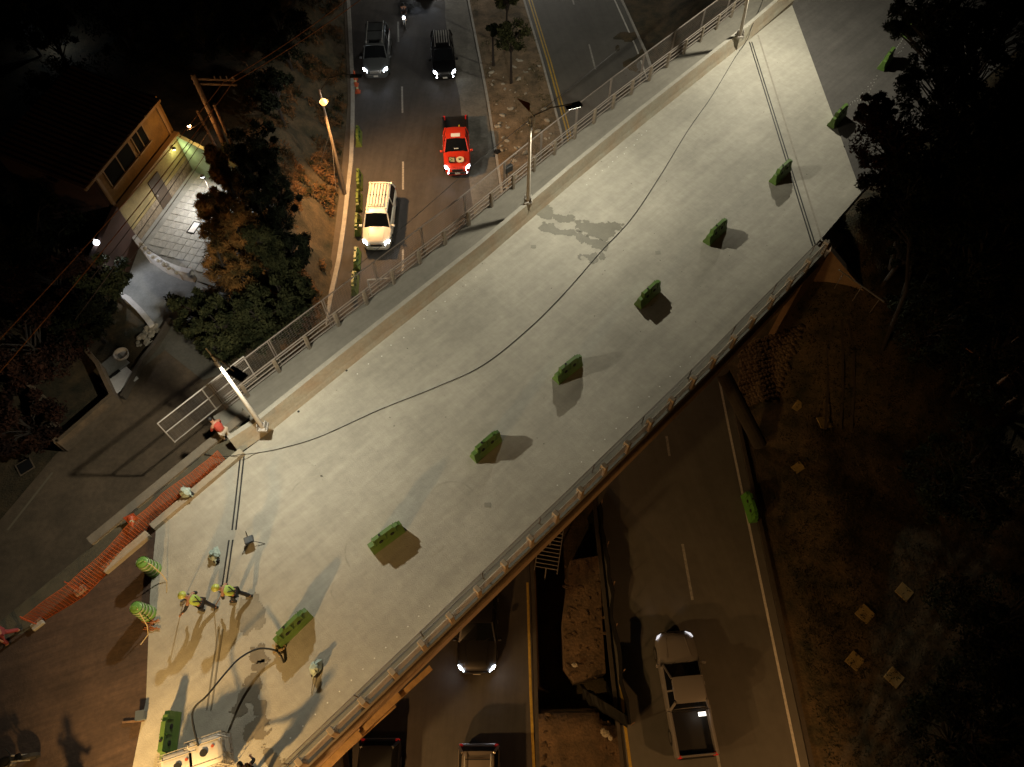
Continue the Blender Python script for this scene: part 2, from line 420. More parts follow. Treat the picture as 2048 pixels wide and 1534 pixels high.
# ================================================================= LEFT APPROACH (deck level)
E0 = P(500, 832, DK); E1 = P(186, 1090, DK); DF = (E0-E1).normalized()
m = MB(); top = [P(a, b, DK) for a, b in [(484,815),(485,905),(470,1060),(432,1330),(405,1500),(380,1800)]]
ap = [E0, E1, E1-DF*14]+[P(-250, 1900, DK)]+top[::-1]
m.prism([(p.x, p.y) for p in ap], 0, DK-.012); struct('approach_embankment', m, mat('shaded verge concrete', (.10,.088,.058), .9, var=.35, scale=.8, bump=.4))  # darkened colour stands in for ground outside the deck light
m = MB(); m.poly([P(a, b, DK-.002) for a, b in [(312,1058),(300,1190),(292,1400),(265,1534),(255,1640),(-250,1900),(-200,1350),(60,1262),(215,1142),(260,1100)]]); struct('approach_asphalt', m, ramp_m)
m = MB(); m.poly([P(a, b, DK+.004) for a, b in [(485,905),(470,1060),(432,1330),(405,1500),(380,1700),(240,1700),(265,1534),(292,1400),(300,1190),(312,1058)]]); struct('approach_slab', m, deck_m)
t = thing('retaining_wall', 'long pale concrete ledge wall between the footway and the lower street', 'wall', (0,0,0))
m = MB(); m.beam(E1+Vector((0,0,-1.7))+N*.12, E0+Vector((0,0,-1.7))+N*.12, .3, 3.6); m.build('wall', cap_m, t)
m = MB(); m.beam(E1+Vector((0,0,.16))+N*.12, E0+Vector((0,0,.16))+N*.12, .38, .1); m.build('coping', mat('coping', (.19,.16,.12), .9, var=.25, scale=2), t)
# low kerb along approach
t = thing('kerb_wall', 'low concrete kerb beside the orange mesh at the bridge end', 'kerb', (0,0,0))
for a, b in (((487,906),(308,1057)),((300,1070),(212,1144))):
    A, B = P(*a, DK), P(*b, DK); m = MB(); m.beam(A+Vector((0,0,.13)), B+Vector((0,0,.13)), .30, .26); m.build('kerb_section', para_m, t)

# ================================================================= BRIDGE
FAR = [P(a, b, DK) for a, b in [(479,906),(534,869),(700,734),(968,520),(1150,362),(1280,254),(1499,79),(1591,-2),(1660,-64),(1900,-290)]]
NEAR = [P(a, b, DK) for a, b in [(380,1722),(600,1501),(889,1223),(1122,1000),(1400,728),(1631,493)]]
bridge = thing('road_bridge', 'long pale concrete overpass deck crossing diagonally above both roads', 'bridge', (0,0,0))
deck_poly = [P(485,905,DK), P(470,1060,DK), P(432,1330,DK), P(405,1500,DK)]+NEAR+[P(1499,79,DK)]+[P(a,b,DK) for a,b in [(1280,254),(1150,362),(968,520),(700,734),(534,869)]]
dp = deck_poly
m = MB(); m.prism([(p.x, p.y) for p in dp], DK-.55, DK); m.build('deck_slab', deck_m, bridge)
# slab beyond right joint
e2 = [P(1499,79,DK), P(1628,494,DK), P(1722,385,DK), P(1584,10,DK)]
m = MB(); m.prism([(p.x, p.y) for p in e2], DK-.5, DK+.004); m.build('end_slab', deck_m, bridge)
# joints
def joint(pts):
    j = MB()
    d = Vector((-(pts[-1]-pts[0]).y, (pts[-1]-pts[0]).x, 0)).normalized()
    for off in (-.075, .075):
        for a, b in zip(pts, pts[1:]): j.beam(a+d*off+Vector((0,0,.007)), b+d*off+Vector((0,0,.007)), .06, .02)
    return j
joint([P(1501,84,DK), P(1628,492,DK)]).build('expansion_joint', black_m, bridge)
joint([P(485,908,DK), P(474,1010,DK), P(468,1060,DK)]).build('expansion_joint', black_m, bridge)
joint([P(462,1080,DK), P(448,1175,DK)]).build('expansion_joint', black_m, bridge)
joint([P(441,1260,DK), P(430,1335,DK), P(418,1420,DK)]).build('expansion_joint', mat('filled joint', (.16,.15,.12), .9), bridge)
m = MB(); strip(m, [P(1516,70,DK+.008), P(1644,482,DK+.008)], .10); m.build('joint_seal', mat('joint seal', (.33,.30,.25), .9, var=.3, scale=4), bridge)
# walkway slab + parapet: world offsets from the parapet foot line
def off(line_, d, z):
    out = []
    for k, p in enumerate(line_):
        t_ = (line_[min(k+1, len(line_)-1)]-line_[max(k-1, 0)]).normalized(); n = Vector((-t_.y, t_.x, 0)); q = p+n*d; out.append(Vector((q.x, q.y, z)))
    return out
WW = 2.35
foot = FAR; top_i = off(FAR, .28, DK+.85); top_o = off(FAR, .50, DK+.85); out_b = off(FAR, .52, DK-.05); wk = off(FAR, WW, DK-.05); wk0 = off(FAR, WW, DK-.6)
m = MB()
fk = off(FAR, .0, DK); kk = off(FAR, .12, DK+.25)
rings = [[fk[k], kk[k], top_i[k], top_o[k], out_b[k]] for k in range(len(FAR))]
m.cur = 0
m.loft(rings, cap=True)
for i, f in enumerate(m.f):
    if len(f) == 4 and i < 5*(len(FAR)-1) and i % 5 == 2: m.m[i] = 1
m.build('parapet', [para_m, cap_m], bridge)
fa = FAR[:]; fa[0] = P(484,815,DK-.05)
m = MB()
for k in range(len(FAR)-1): m.loft([[out_b[k], wk[k], wk0[k], out_b[k]+Vector((0,0,-.5))], [out_b[k+1], wk[k+1], wk0[k+1], out_b[k+1]+Vector((0,0,-.5))]])
m.build('footway_slab', walk_m, bridge)
# drain holes along the parapet foot
for a, b in [(597,823),(693,741),(786,663),(876,589),(961,518),(1043,450),(1122,382),(1197,319),(1267,262),(1337,204),(1404,153),(1468,102)]:
    q = P(a, b, DK+.005); d = MB(); d.disc((q.x, q.y, q.z), .055, (0,0,1), .01, 10); d.build('drain_hole', dark_m, bridge)
# girder + edge beam on the near side
nb = [p+Vector((0,0,0)) for p in NEAR]
def near_off(d, z): return off(NEAR, -d, z)
m = MB()
a0 = near_off(0, DK+.12); a1 = near_off(.10, DK+.12); 
rings = [[near_off(-.05, DK+.002)[k], near_off(-.05, DK+.10)[k], near_off(.56, DK+.10)[k], near_off(.56, DK-.28)[k], near_off(0, DK-.5)[k]] for k in range(len(NEAR))]
m.loft(rings); m.build('edge_kerb', mat('edge kerb concrete', (.22,.21,.17), .9, var=.25, scale=2), bridge)
m = MB(); rings = [[near_off(.0, DK-.5)[k], near_off(.68, DK-.52)[k], near_off(.68, DK-1.35)[k], near_off(.0, DK-1.35)[k]] for k in range(len(NEAR))]
m.loft(rings); m.build('girder', beam_m, bridge)
for d in (3.5, 6.5, 9.5):
    m = MB(); rings = [[near_off(-d, DK-.56)[k], near_off(-d+.4, DK-.56)[k], near_off(-d+.4, DK-1.35)[k], near_off(-d, DK-1.35)[k]] for k in range(len(NEAR))]
    m.loft(rings); m.build('girder', beam_m, bridge)
m = MB(); rings = [[off(FAR, 1.6, DK-.61)[k], off(FAR, 2.0, DK-.61)[k], off(FAR, 2.0, DK-1.35)[k], off(FAR, 1.6, DK-1.35)[k]] for k in range(len(FAR))]
m.loft(rings); m.build('girder', beam_m, bridge)
# low steel ledge with blue tie plates
m = MB(); rings = [[near_off(.63, DK-.3)[k], near_off(.75, DK-.3)[k], near_off(.75, DK-.42)[k], near_off(.63, DK-.42)[k]] for k in range(len(NEAR))]
m.loft(rings); m.build('ledge_pipe', mat('brown steel', (.30,.20,.12), .6, .2, var=.3, scale=5), bridge)
# abutments and columns
def pier(px_, py_, nm='column'):
    q = P(px_, py_, 0)
    m = MB(); m.tube([(q.x, q.y, -.1), (q.x, q.y, DK-1.36)], .55, 16); m.build(nm, beam_m, bridge)
for p in [(1130, 905), (1060, 860)]: pier(*p)
A0 = NEAR0+U*(AB-.9); 
m = MB(); c0 = A0-N*.6; c1 = A0+N*13.6
m.prism([(c0.x, c0.y), (c0.x+U.x*1.2, c0.y+U.y*1.2), (c1.x+U.x*1.2, c1.y+U.y*1.2), (c1.x, c1.y)], 0, DK-.56); m.build('abutment', beam_m, bridge)
L0 = P(560, 1440, DK)
m = MB(); c0 = P(560,1560,DK); c1 = P(500, 815, DK)
m.prism([(c0.x, c0.y), (c0.x+1, c0.y), (c1.x+1, c1.y), (c1.x, c1.y)], 0, DK-.56); m.build('abutment', beam_m, bridge)
# wet patches (ragged, thin sheets)
def patch(polys, mt, z, amp=.14, cell=.045):
    m = MB()
    for k, pl in enumerate(polys):
        pts = [P(a, b, z) for a, b in pl]; n = len(pts)
        xa, xb = min(p.x for p in pts)-.3, max(p.x for p in pts)+.3; ya, yb = min(p.y for p in pts)-.3, max(p.y for p in pts)+.3
        for i in range(int((xb-xa)/cell)):
            for j in range(int((yb-ya)/cell)):
                x, y = xa+i*cell, ya+j*cell; d = 9
                for q in range(n):
                    a, b = pts[q], pts[(q+1) % n]; ex, ey = b.x-a.x, b.y-a.y
                    t_ = max(0, min(1, ((x-a.x)*ex+(y-a.y)*ey)/(ex*ex+ey*ey+1e-9))); d = min(d, math.hypot(x-a.x-ex*t_, y-a.y-ey*t_))
                if not inpoly(x, y, pts): d = -d
                if d < -amp*1.2: continue
                f = noise.fractal(Vector((x*1.9, y*1.9, k*5.1)), .9, 2.1, 5)*amp*1.5
                if d+f > -.07: m.poly([(x,y,z),(x+cell,y,z),(x+cell,y+cell,z),(x,y+cell,z)])
    return m
patch([[(1069,420),(1090,415),(1112,430),(1140,436),(1165,446),(1190,447),(1243,452),(1240,462),(1225,470),(1215,480),(1190,478),(1168,462),(1150,450),(1128,444),(1108,438),(1092,434),(1076,436)],
       [(1075,446),(1092,448),(1110,456),(1124,462),(1140,460),(1160,470),(1178,478),(1198,484),(1216,486),(1210,500),(1204,514),(1196,500),(1188,490),(1170,488),(1150,476),(1135,468),(1112,470),(1092,462)],
       [(1160,512),(1170,506),(1178,514),(1190,506),(1196,512),(1190,522),(1184,530),(1176,520)]], wet_m, DK+.006, .2).build('wet_patch', wet_m, bridge)
wet2 = mat('damp concrete', (.20,.175,.13), .6, var=.2, scale=2)
patch([[(488,1352),(508,1350),(516,1385),(514,1398),(524,1412),(531,1440),(528,1470),(536,1496),(552,1520),(575,1560),(560,1560),(540,1525),(518,1482),(506,1466),(490,1476),(500,1450),(514,1432),(508,1408),(494,1398),(482,1430),(466,1440),(474,1405),(482,1375)],
       [(512,1325),(526,1322),(525,1350),(514,1356),(508,1340)],[(505,1305),(520,1300),(526,1312),(512,1318)]], wet2, DK+.009, .2).build('wet_patch', wet2, bridge)
faint = mat('faint stain', (.27,.25,.20), .8, var=.25, scale=2)
for pl in ([(480,1205),(510,1195),(530,1220),(515,1255),(490,1270),(478,1240)],[(300,1500),(330,1475),(345,1500),(330,1534),(270,1534)])[:1]: patch([pl], faint, DK+.007, .15, .07).build('stain', faint, bridge)
scuff = mat('tyre scuff', (.375,.355,.295), .85, var=.25, scale=5)
m = MB()
for (cx, cy, r0, a0, a1) in [(905,1000,46,200,330),(760,1105,70,150,215),(850,1080,40,20,80),(640,1000,60,200,280),(700,1180,38,140,210),(560,980,90,300,350)]:
    pts = [P(cx+r0*math.cos(R(a0+(a1-a0)*k/14)), cy+r0*.8*math.sin(R(a0+(a1-a0)*k/14)), DK+.005) for k in range(15)]
    m = MB(); strip(m, pts, .07); m.build('tyre_scuff', scuff, bridge)
# small test-mark squares
for a, b in [(1316,505),(1067,493),(975,1010)]:
    q = P(a, b, DK+.010); d = MB(); d.box((q.x, q.y, q.z), (.26,.2,.008)); d.build('grey_plate', mat('grey plate', (.26,.25,.21), .9), bridge)
# pale paint dots along the edge kerb
dm = MB(); dm.disc((0,0,0), .03, (0,0,1), .008, 6); dot = dm.mesh('mark_dot', mat('white mark', (.7,.7,.65), .7))
for k in range(26):
    s = k/25; p = NEAR[1].lerp(NEAR[2], s*2) if s < .5 else NEAR[3].lerp(NEAR[4], (s-.5)*2)
    q = p+N*.55; link('mark_dot', dot, bridge, (q.x, q.y, DK+.006))
    f = FAR[2].lerp(FAR[3], s*2) if s < .5 else FAR[4].lerp(FAR[5], (s-.5)*2); q = f-N*(.45+.25*random.random()); link('mark_dot', dot, bridge, (q.x, q.y, DK+.006))

dbm = MB(); rr_ = random.Random(11)
for k in range(90):
    p = FAR[1].lerp(FAR[6], rr_.random())-N*(rr_.random()**1.5)*10.2; a = rr_.random()*6; s_ = rr_.choice((.01,.014,.02,.028))
    dbm.box((p.x, p.y, DK+.012), (s_*2, s_, .012), Matrix.Rotation(a, 4, 'Z'))
o = dbm.build('grit', mat('grit', (.16,.15,.12), .9, var=.5, scale=9), bridge); o['kind'] = 'stuff'
# upper-right approach road
m = MB(); m.poly([P(a, b, DK-.004) for a, b in [(1584,10),(1722,385),(2048,85),(2500,-400),(2000,-600),(1600,-30)]][::-1]); struct('approach_road', m, asph3_m)

# ================================================================= RAILINGS
near_rail = thing('bridge_railing', 'row of stubby concrete posts with steel pipes on the near deck edge', 'railing', (0,0,0))
def lerp_line(L, s):
    d = [(b-a).length for a, b in zip(L, L[1:])]
    for k, x in enumerate(d):
        if s <= x or k == len(d)-1: return L[k]+(L[k+1]-L[k])*(s/x), (L[k+1]-L[k]).normalized()
        s -= x
ctr = near_off(.45, DK+.10)
pm = MB(); pm.box((0,0,.42), (.20,.28,.84), b=.02); pmesh = pm.mesh('post', post_m)
tot = sum((b-a).length for a, b in zip(ctr, ctr[1:])); s = .4; sp = 1.28
while s < tot-.2:
    p, t_ = lerp_line(ctr, s); link('railing_post', pmesh, near_rail, p, math.atan2(t_.y, t_.x)); s += sp+.34*s/tot
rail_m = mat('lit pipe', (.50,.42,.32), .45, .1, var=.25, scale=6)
for h in (.18, .36, .54, .72):
    m = MB(); m.tube([q+Vector((0,0,h)) for q in ctr], .034, 6); m.build('rail', rail_m, near_rail)
# light mesh guard with thin posts in front of the rails
guard = thing('guard_fence', 'thin brown steel guard fence standing inside the near concrete posts', 'fence', (0,0,0))
gl = near_off(.12, DK+.10)
gm = MB(); gm.box((0,0,.42), (.04,.04,.84)); gme = gm.mesh('fence_post', dsteel_m); s = 1.0
while s < tot-.2:
    p, t_ = lerp_line(gl, s); link('fence_post', gme, guard, p, math.atan2(t_.y, t_.x)); s += 2.9+.6*s/tot
for h in (.3, .82):
    m = MB(); m.tube([q+Vector((0,0,h)) for q in gl], .018, 5); m.build('rail', dsteel_m, guard)
# far side railing
far_rail = thing('footway_railing', 'concrete posts and pipe rails along the outer footway edge', 'railing', (0,0,0))
fl = off(FAR[1:8], WW-.15, DK-.05); fl[0] = fl[0]+(fl[0]-fl[1]).normalized()*.3
ft = sum((b-a).length for a, b in zip(fl, fl[1:])); s = .9
pm = MB(); pm.box((0,0,.5), (.17,.17,1.0), b=.02); pme = pm.mesh('post', mat('dim post concrete', (.20,.165,.12), .85, var=.3, scale=4))
while s < ft:
    p, t_ = lerp_line(fl, s); link('railing_post', pme, far_rail, p, math.atan2(t_.y, t_.x)); s += 1.75
for h in (.3, .58, .86, 1.03):
    m = MB(); m.tube([q+Vector((0,0,h)) for q in fl], .03, 6); m.build('rail', mat('railing pipe', (.27,.235,.20), .5, .3), far_rail)
mesh_f = thing('mesh_fence', 'tall wire mesh fence with thin steel posts on the outer footway edge', 'fence', (0,0,0))
ml = [q+Vector((0,0,-.05)) for q in off(FAR[1:8], WW+.02, DK)]; ml[0] = ml[0]+(ml[0]-ml[1]).normalized()*.5
mt_ = sum((b-a).length for a, b in zip(ml, ml[1:])); s = .1
pm = MB(); pm.box((-.05,0,1.05), (.04,.04,2.1)); pm.box((.05,0,1.05), (.04,.04,2.1)); pme2 = pm.mesh('post', dsteel_m)
while s < mt_:
    p, t_ = lerp_line(ml, s); link('fence_post', pme2, mesh_f, p, math.atan2(t_.y, t_.x)); s += 3.0
for h in (.1, 2.08):
    m = MB(); m.tube([q+Vector((0,0,h)) for q in ml], .03, 6); m.build('rail', dsteel_m, mesh_f)
def wires(line_, h, step, r=.004):
    m = MB(); L = sum((b-a).length for a, b in zip(line_, line_[1:])); s = 0
    while s < L:
        p, _t = lerp_line(line_, s); m.tube([p, p+Vector((0,0,h))], r, 3, cap=False); s += step
    z = .15
    while z < h: m.tube([q+Vector((0,0,z)) for q in line_], r, 3, cap=False); z += step
    return m
o = wires(ml, 2.05, .14, .003).build('wire_mesh', dsteel_m, mesh_f); o['kind'] = 'stuff'
# low mesh fence on the retaining-wall ledge at left
lf = thing('mesh_fence', 'short wire mesh fence with pale rails on the ledge above the street', 'fence', (0,0,0))
la = P(350, 885, DK+.2); lb = P(505, 742, DK+.2); lb = la+(E0-E1).normalized()*(lb-la).length*.97
for h in (.05, .95, 1.75):
    m = MB(); m.tube([la+Vector((0,0,h)), lb+Vector((0,0,h))], .028, 6); m.build('rail', steel_m, lf)
for k in range(3):
    m = MB(); q = la.lerp(lb, k/2); m.tube([q, q+Vector((0,0,1.75))], .028, 6); m.build('fence_post', steel_m, lf)
o = wires([la, lb], 1.75, .14, .003).build('wire_mesh', dsteel_m, lf); o['kind'] = 'stuff'

# ================================================================= DECK STREET LAMPS
LAMP = (1.0, .935, .745)
def deck_lamp(bx, by, zt, hx, hy, zh, label, energy, bracket=True):
    b = P(bx, by, DK+.55); b.z = DK+.85
    top = P(*zt[:2], zt[2]) if isinstance(zt, tuple) else None
    t = thing('street_lamp', label, 'street lamp', b, 0, 'tall lamps on the bridge parapet'); o = -b
    tp = Vector((b.x, b.y, zh+.15)); tl = (top if top else tp)
    h = P(hx, hy, zh)
    m = MB(); m.tube([Vector((0,0,0)), tl*0.5-b*0.5, tl-b], [.11, .08, .05], 12); m.build('pole', polew_m, t, auto=True)
    m = MB(); m.box((0,0,.06), (.42,.42,.1)); 
    for sx in (-.17,.17):
        for sy in (-.17,.17): m.tube([(sx,sy,-.1),(sx,sy,.25)], .02, 6)
        m.box((sx*.9,0,.22), (.03,.3,.34))
    m.build('base_plate', steel_m, t)
    e = h-b; s0 = tl-b; mid = s0.lerp(e, .5)+Vector((0,0,.22))
    m = MB(); m.tube([s0+Vector((0,0,-.35)), s0+Vector((0,0,.02)), mid, e+Vector((0,0,.1))], .03, 8); m.build('arm', dsteel_m, t)
    for k in range(3):
        m = MB(); m.tube([s0+Vector((0,0,-.35-k*.16)), s0+Vector((0,0,-.30-k*.16))], .10, 10); m.build('clamp', steel_m, t)
    d = (e-s0); d.z = 0; d.normalize(); ang = math.atan2(d.y, d.x); Rm = Matrix.Rotation(ang, 4, 'Z')
    m = MB(); m.box(e+d*.1, (.78,.36,.09), Rm, b=.03); hd = m.build('lamp_head', black_m, t)
    m = MB(); m.box(e+d*.1+Vector((0,0,-.052)), (.6,.28,.012), Rm); m.build('lamp_lens', mat('lit led lens', (.9,.9,.85), .3, emit=(1,.95,.82), es=12), hd)
    lamp_light('lamp_light', h+d*.1+Vector((0,0,-.12)), energy, LAMP, .10, 150, parent=None, blend=.22, batwing=.42)
    return t, s0, b
t, s0, b = deck_lamp(531, 862, (424,711,13.7), 470, 745, 13.4, 'white lamp post with black head at the left end of the parapet', 1)
m = MB(); m.tube([s0, s0+Vector((-.12,.1,.35))], .03, 6); m.build('spike', polew_m, t)
t, s0, b = deck_lamp(1056, 412, (1061,235,13.5), 1143, 212, 13.6, 'white lamp post with orange bird-like top midway along the parapet', 1)
m = MB(); m.tube([s0+Vector((.18,0,-.5)), s0+Vector((.18,0,0)), s0+Vector((-.05,.1,.3)), s0+Vector((-.05,.2,.6))], .035, 8); m.build('bracket', polew_m, t)
m = MB(); m.poly([s0+Vector((-.05,.2,.6)), s0+Vector((-.05,-.2,.45)), s0+Vector((-.6,.25,.8))]); m.poly([s0+Vector((-.05,.2,.63)), s0+Vector((-.6,.25,.83)), s0+Vector((-.05,-.2,.48))]); m.poly([s0+Vector((-.05,.2,.6)), s0+Vector((-.6,.25,.8)), s0+Vector((-.6,.25,.83)), s0+Vector((-.05,.2,.63))]); m.build('plate', rust_m, t)
t, s0, b = deck_lamp(1477, 82, (1512,-80,13.7), 1580, -90, 13.7, 'lamp post at the right end of the parapet by the expansion joint', 1)

# ================================================================= PLASTIC BARRIERS
def make_barrier(mt, name='plastic_barrier'):
    t = thing(name, '', 'barrier')
    L = 1.5; m = MB()
    def prof(x, h, top=.10): return [(x,-.22,0),(x,-.22,.10),(x,-.13,.34),(x,-top,h),(x,top,h),(x,.13,.34),(x,.22,.10),(x,.22,0)]
    xs = [(-L/2,.58,.10),(-L/2+.20,.60,.10),(-L/2+.22,.88,.075),(L/2-.36,.90,.075),(L/2-.34,.82,.08),(L/2-.14,.82,.08),(L/2-.12,.70,.085),(L/2,.68,.085)]
    m.loft([prof(*q) for q in xs]); m.build('body', mt, t)
    for sx in (-.26, .26):
        for sy in (-1, 1):
            m = MB(); m.disc((sx, sy*.112, .5), .085, (0, sy, .12), .06, 12); m.build('hole', dark_m, t)
    for sx in (-.48, 0, .48):
        for sy in (-1, 1): m = MB(); m.box((sx, sy*.105, .60), (.02,.05,.42)); m.build('groove', mat('lime groove', (.03,.10,.012), .7), t)
    m = MB(); m.disc((-.2,0,.925), .05, (0,0,1), .03, 10); m.build('filler_cap', dark_m, t)
    return t
BD = [((334,1506),(357,1440),'green barrier laid askew beside the white water tanks'),
      ((556,1287),(622,1228),'green barrier with sticks at its foot, nearest the curved hose'),
      ((745,1100),(802,1058),'green barrier third from the bottom of the deck row'),
      ((946,920),(998,877),'green barrier fourth from the bottom of the deck row'),
      ((1110,766),(1160,724),'green barrier at the middle of the bright deck'),
      ((1271,616),(1318,577),'green barrier below the small grey plate on the deck'),
      ((1408,492),(1450,453),'green barrier seventh up the deck row'),
      ((1538,372),(1580,335),'green barrier touching the right expansion joint'),
      ((1653,262),(1692,222),'green barrier standing half on asphalt at the slab end'),
      ((1754,151),(1784,106),'green barrier on the dark approach asphalt nearest the deck'),
      ((1803,78),(1822,48),'green barrier partly hidden by the dark trees')]
proto = make_barrier(lime_m)
for k, (a, b, lab) in enumerate(BD):
    A, B = P(*a, DK), P(*b, DK); z = DK+.006 if k else DK+.012
    q = (A+B)/2; place(proto, k == 0, (q.x, q.y, z), math.atan2(B.y-A.y, B.x-A.x)+R([14,3,0,1,-2,2,0,1,0,-2,3][k]), lab, 'green plastic barriers down the deck')
proto = make_barrier(limey_m)
for k, (a, b, lab) in enumerate([((712,262),(711,300),'dull green barrier against the left kerb, farthest up the road'),((713,348),(712,388),'green barrier at the left kerb beside the white car roof'),((712,392),(711,425),'yellow green barrier end to end below another at the kerb'),
        ((711,432),(708,482),'yellowish barrier at the kerb beside the white car bonnet'),((709,505),(706,545),'yellow edged barrier at the kerb below the white car'),((705,548),(701,600),'barrier at the left kerb nearest the footway fence')]):
    A, B = P(*a), P(*b); q = (A+B)/2; place(proto, k == 0, (q.x+.25, q.y, .03), math.atan2(B.y-A.y, B.x-A.x), lab, 'barriers along the left kerb')
proto = make_barrier(limed_m); A, B = P(1492,990), P(1510,1048); q = (A+B)/2; place(proto, True, (q.x-.1, q.y, .03), math.atan2(B.y-A.y, B.x-A.x), 'dim green barrier alone at the right road edge')
# reflective chain between the far barriers
t = thing('chain', 'string of pale beads linking the barriers on the approach asphalt', 'chain', (0,0,0))
bead = MB(); bead.sphere((0,0,0), .026, 6, 4); bme = bead.mesh('bead', mat('pale bead', (.45,.45,.42), .4))
cpts = [(1692,218),(1722,186),(1754,152)], [(1784,104),(1796,90),(1808,74)], [(1700,205),(1735,190),(1752,158)], [(1786,110),(1806,96),(1826,58)]
for pl in cpts:
    A = [P(*q, DK+.45) for q in pl]
    for k in range(13):
        s = k/12*2; p = A[0].lerp(A[1], s) if s < 1 else A[1].lerp(A[2], s-1); link('bead', bme, t, (p.x, p.y, p.z-.2*math.sin(math.pi*k/12)))

# ================================================================= DRUMS, CONES, MESH, TANKS, HOSES
def make_drum():
    t = thing('traffic_drum', '', 'traffic drum', (0,0,0))
    m = MB(); rr = [(0,.30),(.12,.30),(.13,.27),(.38,.265),(.39,.25),(.63,.245),(.64,.235),(.86,.23),(.87,.22),(1.04,.215),(1.08,.16)]
    m.loft([[(r*math.cos(a*math.pi/9), r*math.sin(a*math.pi/9), z) for a in range(18)] for z, r in rr]); m.build('body', drum_m, t, auto=True)
    for z in (.2, .46, .7, .92):
        m = MB(); r = .30-.07*z+.01; m.loft([[(r*math.cos(a*math.pi/9), r*math.sin(a*math.pi/9), zz) for a in range(18)] for zz in (z, z+.1)], cap=False); m.build('reflective_band', band_m, t, smooth=True)
    m = MB(); m.tube([(-.1,0,1.08),(-.08,0,1.16),(.08,0,1.16),(.1,0,1.08)], .02, 6); m.build('handle', drum_m, t)
    m = MB(); m.tube([(.1,-.05,1.1),(.24,-.22,.9),(.3,-.45,.3),(.32,-.7,.02),(.2,-1.1,.02)], .02, 5); m.build('rope', mat('pale rope', (.5,.38,.2), .8), t)
    return t
proto = make_drum()
for k, (a, b, lab) in enumerate([(308,1140,'lime traffic drum beside the low kerb, upper of the two'),(297,1228,'lime traffic drum with tape at its base, lower of the two')]):
    q = P(a, b, DK); place(proto, k == 0, (q.x, q.y, DK+.005), R(30-40*k), lab, 'lime drums at the asphalt edge')
m = MB(); q = P(300, 1240, DK)
t = thing('tape_bundle', 'crumpled orange tape on the asphalt below the lower drum', 'tape', (q.x, q.y, DK))
for k in range(7):
    m.tube([(random.uniform(-.3,.5), random.uniform(-.4,.1), .03+.06*random.random()) for _ in range(4)], .018, 4)
m.build('tape', mat('faded tape', (.30,.11,.04), .8), t)
def cone(q, label, h=.7, rot=None, grp=None):
    t = thing('traffic_cone', label, 'traffic cone', q, group=grp)
    m = MB(); m.tube([(0,0,.03),(0,0,h*.45)], [.16,.1], 14, cap=False); m.tube([(0,0,h*.62),(0,0,h)], [.082,.03], 14); m.build('cone_body', redp_m, t)
    m = MB(); m.tube([(0,0,h*.45),(0,0,h*.62)], [.1,.082], 14, cap=False); m.build('reflective_band', band_m, t)
    m = MB(); m.box((0,0,.02), (.4,.4,.04)); m.build('base', redp_m, t)
    if rot: t.rotation_euler = rot
    return t
q = P(262, 1036, DK+.2); cone((q.x, q.y, DK+.22), 'orange traffic cone tipped over behind the mesh on the dark verge', .5, (R(75), 0, R(30)))
for k, (a, b) in enumerate([(711,158),(712,170),(716,184)]): cone(P(a, b, .03), ['orange cone by the kerb under the street lamp head, uppermost', 'orange cone by the kerb, middle of three', 'orange cone by the kerb, lowest of three'][k], .75, grp='cones at the left kerb')
# orange mesh fence
om = thing('orange_mesh_fence', 'sagging orange plastic mesh barrier along the bridge end kerb', 'mesh barrier', (0,0,0))
base = [P(*q, DK) for q in [(455,925),(400,970),(345,1012),(300,1055),(262,1095),(210,1150),(168,1190),(120,1222),(75,1252)]]
hts = [1.0,1.05,1.0,.95,1.15,1.05,1.0,1.1,1.0]; bs = subdiv(base, .12)
m = MB(); nb_ = len(bs); L = []
for k, p in enumerate(bs):
    s = k/(nb_-1)*(len(hts)-1); h = hts[int(s)]+(hts[min(len(hts)-1, int(s)+1)]-hts[int(s)])*(s-int(s))
    h += .10*noise.noise(Vector((k*.11, 0, 2))); lean = .12*noise.noise(Vector((k*.05, 3, 1)))+.1
    L.append((p, h, lean))
def mp(k, f): p, h, l = L[k]; q = p+N*(l*f+.05*math.sin(f*3+k*.2)); return Vector((q.x, q.y, DK+.02+h*f))
for k in range(nb_): 
    m.tube([mp(k, f/4) for f in range(5)], .010, 3, cap=False)
for j in range(15): m.tube([mp(k, j/14) for k in range(0, nb_)], .012 if j in (0,14) else .008, 3, cap=False)
o = m.build('mesh', orange_m, om); o['kind'] = 'stuff'
for j, (a, b) in enumerate([(163,1182),(78,1250)]):
    q = P(a, b, DK); m = MB(); m.box((q.x, q.y, DK+.09), (.42,.28,.16), Matrix.Rotation(R(45), 4, 'Z'), b=.02); m.build('concrete_foot', cap_m, om)
    m = MB(); m.tube([(q.x, q.y, DK+.1), (q.x-.05, q.y+.05, DK+1.15)], .02, 6); m.build('stake', redp_m, om)
